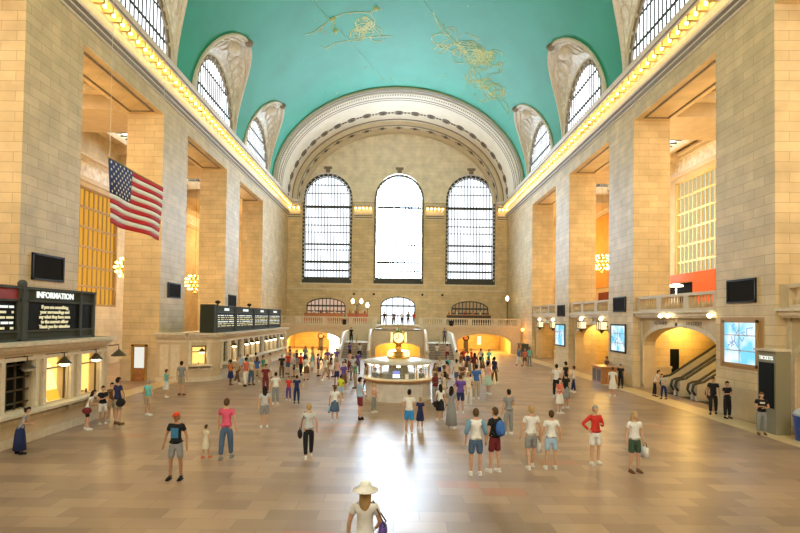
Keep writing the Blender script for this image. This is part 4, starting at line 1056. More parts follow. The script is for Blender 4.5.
# red doorway things of the left gallery wall
mb = MB(); mb.box(-W2+.3, -W2+.5, 54.3, 56.3, 6.0, 7.4); mb.build('notice_frame', M['steel'], label='grey framed notice on the left gallery wall below the chandelier', cat='notice')
# small lit door on the flank of the second left pier
t = empty('pier_door', (-16.6, 33.6, 0), 'narrow doorway with a white lit notice on the flank of the second left pier', 'door')
mb = MB(); mb.box(-17.15,-17.02,33.42,33.53,0,2.35); mb.box(-16.28,-16.15,33.42,33.53,0,2.35); mb.box(-17.15,-16.15,33.42,33.53,2.25,2.38); mb.build('door_frame', M['brass'], t)
mb = MB(); mb.box(-17.02,-16.28,33.47,33.52,0,2.25); mb.build('door_leaf', M['wood'], t)
mb = MB(); mb.box(-16.95,-16.32,33.44,33.47,.85,2.2); mb.build('lit_notice', emis('white_notice', (1.0,.97,.85), .85), t)

# ------------------------------------------------------------------ escalators in the right passage
for i, (y, lab) in enumerate(((30.6,'farthest of the three'),(28.9,'middle of the three'),(27.2,'nearest of the three'))):
    t = empty('escalator', (16.2, y, 0), 'metal-sided escalator rising out of the right wall, '+lab, 'escalator', 'escalators')
    up = [(16.2,.92),(16.6,1.0),(21.5,4.25)]
    for q in (-.62, .62):
        mb = MB(); low = [(16.2,.05),(16.9,.05),(22.5,3.75),(22.5,4.25)]
        vs = []
        for dy in (-.10, .10): vs += [(x, y+q+dy, z) for x, z in low] + [(x, y+q+dy, z) for x, z in reversed(up)]
        P = len(low)+len(up); mb.add(vs, [tuple(range(P)), tuple(range(2*P-1,P-1,-1))]+[(k,(k+1)%P,P+(k+1)%P,P+k) for k in range(P)])
        mb.build('side_panel', M['steel'], t)
        mb = MB(); mb.tube([(16.15,y+q,.35),(15.98,y+q,.6),(16.05,y+q,.9)]+[(x, y+q, z+.06) for x, z in up], .07, 8); mb.build('handrail', M['rubber'], t)
    mb = MB()
    for k in range(24):
        f = k/24; x = 16.3+f*5.8; z = max(0.02, min(4.0, (x-16.9)*.66)); mb.box(x, x+.36, y-.5, y+.5, max(0,z-.25), z+.02)
    mb.build('steps', M['iron'], t)
# sloping soffit over the escalators
mb = MB(); mb.hexa([(17.0,25.2,3.2+1.2),(24.9,25.2,4.3),(24.9,31.6,4.3),(17.0,31.6,4.4),(17.0,25.2,4.5),(24.9,25.2,4.5),(24.9,31.6,4.5),(17.0,31.6,4.5)]); mb.build('ceiling_passage', M['smooth'], kind='structure')
mb = MB(); mb.box(17.7, 24.9, 24.95, 25.0, 0, 4.4); mb.build('wall_marble_flank', M['stone_pale'], kind='structure')
for k, (x, y, z, e) in enumerate(((18.6,32.9,3.9,260),(19.5,42,4.1,420),(18.2,45.4,4.1,250),(18.6,54,4.1,420),(19.5,16,4.1,260),(18.0,26.4,3.95,420))):
    lampdisc(x, y, z+.3, 'flush ceiling lamp in the right-hand passages, number %s along from the camera' % ('three','four','five','six','one','two')[k], .3, e=e)
for (y0, y1, x, lab) in ((32.9,33.5,W+1.6,'tall dark doorway in the yellow wall left of the escalators'),):
    t = MB(); t.box(17.75-.0, 18.55, 33.78, 33.88, .0, 2.5); t.build('dark_door', M['boardface'], label=lab, cat='door')
mb = MB(); mb.box(W2-3.3,W2-3.2,42.6,44.2,0,2.5); mb.build('dark_door', M['boardface'], label='tall dark doorway in the passage left of the wooden desk', cat='door')
mb = MB(); mb.box(17.6,17.75,39.5,40.5,.3,2.6); mb.build('pier_cabinet', M['iron'], label='tall grey cabinet just inside the passage behind the wooden desk', cat='cabinet')

# near cabinet on the right
t = empty('kiosk_cabinet', (14.8, 20.2, 0), 'tall grey green cabinet with a dark display against the right wall, nearest the camera', 'cabinet')
kx0, kx1, ky0, ky1, kz = 14.55, 15.12, 19.75, 20.75, 3.2
mb = MB(); mb.box(kx0, kx1, ky0, ky1, 0, kz); mb.build('cabinet_body', pm('grey_green_metal', (.23,.22,.15), .5), t)
mb = MB(); mb.box(kx0-.12, kx1, ky0-.05, ky1+.1, kz, kz+.08); mb.build('cabinet_top', M['trimpale'], t)
mb = MB(); mb.box(kx0-.03, kx0, ky0+.1, ky1-.1, 1.0, 2.75); mb.build('display', M['boardface'], t)
letters('TICKETS', .20, M['textwhite'], t, frame4((kx0-.03, (ky0+ky1)/2, 2.92), (0,-1,0), (0,0,1)), 'lettering')
t = empty('bin', (14.95, 18.9, 0), 'blue plastic bin with a pale bag beside the near cabinet at the right edge', 'bin')
mb = MB(); mb.lathe((14.95,18.9,0), [(.26,0),(.33,.85),(.36,.87),(.36,.92),(.30,.92)], 16); mb.build('bin_body', pm('blue_plastic', (.02,.06,.28), .4), t, smooth=True)
mb = MB(); mb.lathe((14.95,18.9,0), [(.33,.9),(.34,1.0),(.22,1.15),(.05,1.18),(0,1.15)], 12); mb.build('bin_bag', pm('pale_bag', (.45,.48,.55), .4), t, smooth=True)

# podium desk
t = empty('podium_desk', (14.6, 35.4, 0), 'polished wooden podium desk before the middle right pier', 'desk')
mb = MB(); mb.box(13.95, 15.0, 35.0, 36.6, 0, 1.1); mb.build('desk_body', M['wood'], t)
mb = MB(); mb.box(13.85, 15.1, 34.9, 36.7, 1.1, 1.18); mb.build('desk_top', pm('amber_wood', (.5,.22,.07), .3), t)
mb = MB()
for y in (35.15, 35.95): mb.box(13.93, 13.95, y, y+.6, .15, .95)
mb.build('desk_panel', M['bronze'], t)
# dark machines by the last right wall
for (x, y, lab) in ((14.5,61.0,'left of the dark machines'),(14.5,59.6,'right of the dark machines')):
    t = empty('ticket_machine', (x, y, 0), 'dark ticket machine against the far right wall, '+lab, 'ticket machine', 'ticket machines by the far right wall')
    mb = MB(); mb.box(x-.1, x+.7, y-.45, y+.45, 0, 1.5); mb.build('machine_body', M['iron'], t)
    mb = MB(); mb.box(x-.13, x-.1, y-.3, y+.3, .9, 1.35); mb.build('display', M['red'], t)
mb = MB(); mb.ball((15.1, 61.6, 3.1), .2, 8, 6); mb.build('wall_lamp', emis('orange_lamp_glass', (1,.35,.08), 8), label='round orange wall lamp above the machines by the far right corner', cat='lamp', smooth=True)
l = bpy.data.lights.new('orange_light', 'POINT'); l.energy = 60; l.color = (1,.4,.1); l.shadow_soft_size = .2; o = bpy.data.objects.new('orange_light', l); COL.objects.link(o); o.location = (14.5, 61.6, 3.1)
# hanging sconce under the near office cornice
mb = MB(); c = Vector((-11.95, 22.25, 2.55)); mb.lathe(c, [(.02,.25),(.1,.18),(.3,0),(.3,-.04)], 12); mb.tube([(-12.3,22.05,2.95),(-11.95,22.25,3.0),(-11.95,22.25,2.8)], .025, 6); mb.build('hanging_lamp', M['bronze'], label='dark metal lampshade at the far corner of the near ticket office', cat='lamp')
# ------------------------------------------------------------------ people
def skin_eval(chains, sub=1):
    """chains: list of (verts, edges, radii, root)"""
    V = []; E = []; R = []; roots = []
    for v, e, r, rt in chains:
        b = len(V); V += [Vector(p) for p in v]; E += [(x+b, y+b) for x, y in e]; R += list(r); roots.append(b+rt)
    me = bpy.data.meshes.new('t'); me.from_pydata(V, E, []); ob = bpy.data.objects.new('t', me); COL.objects.link(ob)
    m = ob.modifiers.new('s', 'SKIN'); m.use_smooth_shade = True
    for i, d in enumerate(me.skin_vertices[0].data):
        r = R[i]; d.radius = (r, r); d.use_root = i in roots
    if sub: q = ob.modifiers.new('u', 'SUBSURF'); q.levels = sub; q.render_levels = sub
    dg = bpy.context.evaluated_depsgraph_get(); out = bpy.data.meshes.new_from_object(ob.evaluated_get(dg))
    bpy.data.objects.remove(ob); bpy.data.meshes.remove(me)
    return out
def flat(me, k=.72, zlo=.80, zhi=1.5):
    for v in me.vertices:
        x, y, z = v.co
        if z > zlo-.1:
            w = min(1, (z-zlo+.1)/.1); kk = 1-(1-k)*w*(1 if z < zhi else 0)
            a = min(abs(y), .17); v.co.y = math.copysign(a*kk + abs(y)-a, y)
def shear(me, lean):
    if not lean: return
    for v in me.vertices:
        if v.co.z > .92: d = v.co.z-.92; v.co.y -= lean*d; v.co.z -= .5*lean*lean*d
POSE = {
 'relaxed': dict(L=((.255,.02,1.13),(.275,-.06,.89)), R=((.25,.03,1.13),(.265,-.03,.885)), f=(0,0), st=.10),
 'apart':   dict(L=((.27,.02,1.14),(.30,-.07,.91)), R=((.27,.03,1.14),(.30,-.05,.90)), f=(0,0), st=.15),
 'hips':    dict(L=((.40,.07,1.20),(.22,-.05,1.02)), R=((.24,-.02,1.14),(.10,-.20,1.22)), f=(-.03,.05), st=.12),
 'crossed': dict(L=((.25,-.03,1.15),(.03,-.22,1.19)), R=((.25,-.03,1.14),(.05,-.20,1.13)), f=(0,0), st=.09),
 'phone':   dict(L=((.24,-.02,1.14),(.09,-.26,1.20)), R=((.26,.02,1.13),(.27,-.05,.89)), f=(.03,-.03), st=.09),
 'walk':    dict(L=((.25,.10,1.15),(.26,.02,.92)), R=((.25,-.08,1.15),(.25,-.24,.97)), f=(-.24,.26), st=.08),
 'stroll':  dict(L=((.25,.06,1.14),(.27,-.02,.90)), R=((.25,-.04,1.14),(.26,-.14,.91)), f=(-.13,.14), st=.08),
 'lean':    dict(L=((.24,-.06,1.18),(.16,-.30,1.12)), R=((.24,-.06,1.18),(.14,-.30,1.12)), f=(-.05,.10), st=.10, lean=.30),
 'carry':   dict(L=((.25,-.02,1.14),(.18,-.20,1.02)), R=((.26,.03,1.13),(.28,-.04,.885)), f=(.05,-.05), st=.09),
}
def legs_pts(p):
    out = []
    for s, f in ((-1, p['f'][0]), (1, p['f'][1])):
        a = abs(f); lift = .05 if f > .2 else 0
        out.append([(s*.09, 0, .90), (s*(.09+p['st']*.25), f*.45-.015*(1 if f == 0 else 1), .50+lift*.4), (s*(.07+p['st']*.5), f, .085+lift)])
    return out
def body_mesh(key, cache={}):
    if key in cache: return cache[key]
    p = POSE[key]; V = []; E = []; R = []
    def a(v, r, par=None):
        V.append(v); R.append(r); i = len(V)-1
        if par is not None: E.append((par, i))
        return i
    pel = a((0,0,.95), .135); wa = a((0,.005,1.10), .115, pel); ch = a((0,.0,1.28), .135, wa); uc = a((0,.01,1.39), .115, ch); ne = a((0,.01,1.47), .058, uc); hd = a((0,-.005,1.56), .055, ne)
    for s, lg in zip((-1, 1), legs_pts(p)):
        h = a(lg[0], .088, pel); m = a(tuple((Vector(lg[0])*.5+Vector(lg[1])*.5)), .075, h); k = a(lg[1], .056, m)
        cf = a(tuple(Vector(lg[1])*.65+Vector(lg[2])*.35+Vector((0,.015,0))), .055, k); an = a(lg[2], .036, cf)
        he = a((lg[2][0], lg[2][1]-.02, lg[2][2]-.045), .04, an); to = a((lg[2][0]+s*.02, lg[2][1]-.15, lg[2][2]-.055), .03, he)
    fingers = []
    for s, nm in ((-1, 'L'), (1, 'R')):
        el, wr = p[nm]; el = Vector((s*el[0], el[1], el[2])); wr = Vector((s*wr[0], wr[1], wr[2]))
        sh = a((s*.165, .01, 1.40), .062, uc); um = a(tuple(Vector((s*.19,.01,1.38))*.5+el*.5), .048, sh); e_ = a(tuple(el), .038, um)
        fm = a(tuple(el*.6+wr*.4), .037, e_); w = a(tuple(wr), .025, fm)
        d = (wr-el).normalized(); side = d.cross(Vector((1,0,0))*s)
        side = (Vector((0,-1,0))-d*d.dot(Vector((0,-1,0)))).normalized() if abs(d.y) < .8 else Vector((0,0,1))
        pa = a(tuple(wr+d*.05), .032, w); pe = a(tuple(wr+d*.085), .030, pa)
        nrm = d.cross(side)
        for j, L in enumerate((.062,.074,.080,.070)):
            b0 = wr+d*.07+side*(-.028+.019*j); tip = b0+d*L*.55; t2 = tip+(d*.75-nrm*.5*s).normalized()*L*.5
            fingers.append(([b0, tip, t2], [(0,1),(1,2)], [.0095,.009,.007], 0))
        b0 = wr+d*.03+side*.02; b1 = b0+(d*.5+side*.8).normalized()*.045; fingers.append(([b0, b1, b1+(d*.8+side*.2)*.03], [(0,1),(1,2)], [.012,.011,.009], 0))
    me = skin_eval([(V, E, R, 0)] + fingers); flat(me)
    # head with jaw, nose, ears, eyes, mouth joined to the neck
    b = MB(); n, m = 14, 10
    def hp(i, k):
        t = -PI/2+PI*i/m; an = 2*PI*k/n; x = .074*math.cos(t)*math.cos(an); y = .095*math.cos(t)*math.sin(an); z = .118*math.sin(t)
        if z < 0: x *= 1+z*2.4; y = y*(1+z*1.0) - .012*(-z/.118)
        return (x, y-.008, 1.635+z)
    vs = [hp(i, k) for i in range(m+1) for k in range(n)]
    b.add(vs, [(i*n+k, i*n+(k+1)%n, (i+1)*n+(k+1)%n, (i+1)*n+k) for i in range(m) for k in range(n)])
    b.add([(-.013,-.098,1.615),(.013,-.098,1.615),(0,-.122,1.612),(0,-.100,1.650)], [(0,1,2),(1,3,2),(3,0,2),(0,3,1)])
    for s in (-1, 1): b.ball((s*.076, .0, 1.63), (.012,.02,.03), 6, 4); b.ball((s*.028,-.094,1.642), (.012,.008,.008), 6, 4, 1)
    b.box(-.022,.022,-.101,-.094,1.580,1.587, 2)
    hm = b.mesh('h', [None, None, None] and [M['white']]*3, 'all')
    bm = bmesh.new(); bm.from_mesh(me); bm.from_mesh(hm)
    out = bpy.data.meshes.new('person_body'); bm.to_mesh(out); bm.free(); bpy.data.meshes.remove(me); bpy.data.meshes.remove(hm)
    shear(out, p.get('lean', 0)); out.materials.clear()
    out.materials.append(M['white']); out.materials.append(M['black']); out.materials.append(lipmat)
    cache[key] = out; return out
lipmat = pm('lip_colour', (.35,.12,.09), .5)
def shirt_mesh(key, long, cache={}):
    k = (key, long)
    if k in cache: return cache[k]
    p = POSE[key]; V = [(0,0,.89),(0,.0,1.0),(0,.005,1.11),(0,0,1.28),(0,.01,1.40),(0,.01,1.455)]; R = [.160,.155,.142,.158,.128,.078]; E = [(i,i+1) for i in range(5)]
    for s, nm in ((-1,'L'),(1,'R')):
        el, wr = p[nm]; el = Vector((s*el[0], el[1], el[2])); wr = Vector((s*wr[0], wr[1], wr[2])); sh = Vector((s*.165,.01,1.405))
        b = len(V); V.append(tuple(sh)); R.append(.078); E.append((4, b)); V.append(tuple(sh*.45+el*.55)); R.append(.066); E.append((b, b+1))
        if long: V.append(tuple(el)); R.append(.054); E.append((b+1, b+2)); V.append(tuple(el*.1+wr*.9)); R.append(.043); E.append((b+2, b+3))
    me = skin_eval([(V, E, R, 2)]); flat(me, .74, .80, 1.6); shear(me, p.get('lean', 0)); me.materials.clear(); me.materials.append(M['white']); me.name = 'shirt'; cache[k] = me; return me
def leg_mesh(key, kind, cache={}):
    k = (key, kind)
    if k in cache: return cache[k]
    p = POSE[key]; lg = legs_pts(p)
    if kind in ('shorts', 'trousers'):
        V = [(0,0,1.02),(0,0,.93)]; R = [.130,.155]; E = [(0,1)]
        for q in lg:
            h, kn, an = map(Vector, q); b = len(V)
            pts = [h*.9+kn*.1, h*.35+kn*.65] if kind == 'shorts' else [h*.9+kn*.1, h*.4+kn*.6, kn*.85+an*.15, kn*.1+an*.9]
            rr = [.115,.094] if kind == 'shorts' else [.118,.098,.084,.064]
            if kind == 'shorts': pts.append(h*.12+kn*.88); rr.append(.090)
            for j, x in enumerate(pts): V.append(tuple(x)); R.append(rr[j]); E.append((1 if j == 0 else b+j-1, b+j))
        me = skin_eval([(V, E, R, 0)]); flat(me, .80, .72, 1.6)
    else:
        zb = {'skirt': .50, 'longskirt': .14, 'dress': .45}[kind]; b = MB(); n = 24; prof = [(1.05,.125),(.98,.155),(.88,.18),(.7,.205),(zb+.02,.225 if kind != 'longskirt' else .25),(zb,.215)]
        sp = 1+abs(p['f'][0])*1.2
        vs = [(r*math.cos(2*PI*i/n)*(1+(.04*math.cos(i*PI*.66) if z < .8 else 0)), r*.82*math.sin(2*PI*i/n)*(sp if z < .8 else 1), z) for z, r in prof for i in range(n)]
        b.add(vs, [(j*n+i, j*n+(i+1)%n, (j+1)*n+(i+1)%n, (j+1)*n+i) for j in range(len(prof)-1) for i in range(n)])
        me = b.mesh('skirt', M['white'], 'all')
    shear(me, p.get('lean', 0)); me.materials.clear(); me.materials.append(M['white']); me.name = kind; cache[k] = me; return me
def shoe_mesh(key, si, cache={}):
    k = (key, si)
    if k in cache: return cache[k]
    q = legs_pts(POSE[key])[si]; s = (-1, 1)[si]; x, y, z = q[2]; b = MB()
    b.ball((x+s*.008, y-.065, z-.045), (.048,.135,.042), 12, 7); b.box(x-.045+s*.008, x+.045+s*.008, y-.17, y+.055, z-.085, z-.060); b.ball((x, y+.01, z-.01), (.045,.055,.05), 10, 6)
    me = b.mesh('shoe', M['white'], True); cache[k] = me; return me
def hair_mesh(style, lean, cache={}):
    k = (style, lean)
    if k in cache: return cache[k]
    b = MB(); n, m = 18, 12
    vs = []; 
    for i in range(m+1):
        for j in range(n):
            t = -PI/2+PI*i/m; a = 2*PI*j/n; vs.append((.084*math.cos(t)*math.cos(a), .106*math.cos(t)*math.sin(a)+.004, 1.648+.122*math.sin(t)))
    fs = []
    for i in range(m):
        for j in range(n):
            f = (i*n+j, i*n+(j+1)%n, (i+1)*n+(j+1)%n, (i+1)*n+j); c = sum((Vector(vs[q]) for q in f), Vector())/4
            if c.z > 1.69 or (c.y > -.01 and c.z > 1.60) or (c.y > .04 and c.z > 1.55): fs.append(f)
    if style == 'cap':
        fs = [f for f in fs]; vs = [(x*1.08, y*1.05, z*1.0+.006) for x, y, z in vs]
        b.add(vs, fs); b.add([(-.07,-.10,1.700),(.07,-.10,1.700),(.06,-.185,1.682),(-.06,-.185,1.682),(-.07,-.09,1.712),(.07,-.09,1.712),(.06,-.185,1.690),(-.06,-.185,1.690)], [(0,3,2,1),(4,5,6,7),(0,1,5,4),(1,2,6,5),(2,3,7,6),(3,0,4,7)])
    elif style == 'hat':
        b.lathe((0,0,1.66), [(.095,.03),(.21,.0),(.215,.012),(.10,.045),(.10,.10),(.085,.135),(.05,.15),(0,.152)], 24)
    else:
        b.add(vs, fs)
        if style == 'long':
            n2 = 10
            for q in range(2): pass
            b.ball((0,.055,1.50), (.095,.055,.19), 12, 8)
            for s in (-1, 1): b.ball((s*.075,.01,1.56), (.025,.055,.13), 8, 6)
        if style == 'bun': b.ball((0,.11,1.70), (.045,.045,.045), 10, 6)
        if style == 'ponytail': b.tube([(0,.10,1.70),(0,.15,1.66),(0,.15,1.52),(0,.12,1.44)], [.03,.035,.03,.01], 8)
    me = b.mesh('hair', M['white'], 'all'); shear(me, lean); me.name = style; cache[k] = me; return me
cmats = {}
def cm(c):
    c = tuple(c)
    if c not in cmats: cmats[c] = pm('cloth_%02d' % len(cmats), c, .85, spec=.2, noise=.08, scale=14)
    return cmats[c]
PAL = {'white': (.70,.70,.68), 'black': (.015,.015,.018), 'navy': (.02,.03,.10), 'blue': (.05,.14,.42), 'light blue': (.33,.50,.68), 'grey': (.24,.25,.26), 'light grey': (.48,.49,.50), 'red': (.55,.04,.03),
 'pink': (.62,.10,.18), 'pale pink': (.62,.38,.34), 'turquoise': (.16,.50,.50), 'tan': (.45,.35,.23), 'khaki': (.36,.31,.22), 'maroon': (.16,.025,.03), 'purple': (.12,.07,.30), 'lime': (.55,.65,.04), 'dark green': (.05,.09,.06),
 'green': (.08,.25,.13), 'orange': (.65,.20,.04), 'brown': (.14,.075,.04), 'denim': (.07,.12,.21), 'bright blue': (.03,.25,.62), 'cream': (.62,.56,.44), 'coral': (.60,.16,.11), 'mint': (.40,.60,.50)}
SKIN = [(.55,.33,.22), (.62,.40,.29), (.38,.20,.12), (.16,.08,.05), (.58,.37,.25)]
HAIR = {'dark': (.018,.012,.010), 'brown': (.09,.05,.025), 'blonde': (.42,.28,.12), 'grey': (.30,.29,.27), 'white': (.82,.82,.78), 'redcap': (.65,.07,.02)}
def slotmat(o, i, m): o.material_slots[i].link = 'OBJECT'; o.material_slots[i].material = m
nP = [0]
def person(loc, h, rz, label, top, bot, pose='relaxed', kind='shorts', hair='dark', style='short', skin=0, long=False, shoes='white', group=None):
    P = POSE[pose]; body = body_mesh(pose); b = bpy.data.objects.new('person', body); COL.objects.link(b)
    lift = 0
    b.location = loc; b.rotation_euler = (0, 0, rz); s = h/1.755; b.scale = (s, s, s)
    tag(b, label, 'person', group); slotmat(b, 0, cm(SKIN[skin])); slotmat(b, 1, M['black'])
    def ch(nm, me, c):
        o = bpy.data.objects.new(nm, me); COL.objects.link(o); o.parent = b; slotmat(o, 0, cm(c)); return o
    ch('shirt' if kind != 'dress' else 'dress_top', shirt_mesh(pose, long), PAL[top]); ch({'shorts':'shorts','trousers':'trousers','skirt':'skirt','longskirt':'skirt','dress':'dress_skirt'}[kind], leg_mesh(pose, kind), PAL[bot])
    for i in (0, 1): ch('shoe', shoe_mesh(pose, i), PAL[shoes])
    ch('cap' if style == 'cap' else ('hat' if style == 'hat' else 'hair'), hair_mesh(style, P.get('lean', 0)), HAIR[hair])
    if style in ('cap', 'hat'): ch('hair', hair_mesh('short' if style == 'cap' else 'long', P.get('lean', 0)), HAIR['brown' if style == 'cap' else 'blonde'])
    nP[0] += 1; return b
def at(px, py):   # floor point seen at a survey pixel
    hor = 318+.013*(px-396.5); d = 515*CAMZ/(py-hor); return Vector(((px-396.5+.013*(py-318))*d/515, d, 0))
def hgt(px, pf, ph): hor = 318+.013*(px-396.5); return (pf-ph)/(pf-hor)*CAMZ
def local(b, x, y, z): return b.matrix_basis @ Vector((x, y, z)) if False else (pmat(b) @ Vector((x, y, z)))
def bag(b, kind, color, label, pos=None, size=1.0):
    """a bag held by or worn on the person b, placed in the person's own frame"""
    mb = MB(); m4 = pmat(b)
    if kind == 'backpack':
        mb.ball((0,.20,1.22), (.15,.10,.22), 14, 9); mb.ball((0,.285,1.14), (.11,.045,.11), 10, 6)
        sb = MB()
        for s in (-1, 1): sb.tube([(s*.11,.15,1.39),(s*.12,.03,1.485),(s*.13,-.09,1.42),(s*.14,-.13,1.28),(s*.155,-.06,1.12),(s*.13,.12,1.06)], .018, 6)
    elif kind == 'shopping':
        x, y, z = pos or (.30,-.06,.80); mb.hexa([(x-.05,y-.14,z-.42),(x+.05,y-.14,z-.42),(x+.05,y+.14,z-.42),(x-.05,y+.14,z-.42),(x-.03,y-.12,z-.1),(x+.03,y-.12,z-.1),(x+.03,y+.12,z-.1),(x-.03,y+.12,z-.1)])
        sb = MB(); sb.tube([(x,y-.08,z-.1),(x,y-.05,z),(x,y,z+.02),(x,y+.05,z),(x,y+.08,z-.1)], .010, 5)
    else:
        x, y, z = pos or (.29,.05,.80); mb.ball((x,y,z), (.075,.19,.15), 12, 8)
        sb = MB(); sb.tube([(x,y-.12,z+.08),(x-.04,y-.10,1.15),(.13*(1 if x > 0 else -1),-.0,1.495),(x-.04,y+.10,1.15),(x,y+.12,z+.08)], .012, 5)
    nm = {'backpack':'backpack','shopping':'shopping_bag','shoulder':'shoulder_bag'}[kind]
    r = bpy.data.objects.new(nm, mb.mesh(nm, cm(PAL[color]), 'all')); COL.objects.link(r)
    r.location = b.location; r.rotation_euler = b.rotation_euler; r.scale = b.scale
    tag(r, label, 'bag')
    o = bpy.data.objects.new('strap', sb.mesh('strap', cm((.03,.03,.03)), 'all')); COL.objects.link(o); o.parent = r
    return r
F, BK, LT, RT = 0, PI, -PI/2, PI/2      # facing the camera, away, the picture's left, its right
D = math.radians
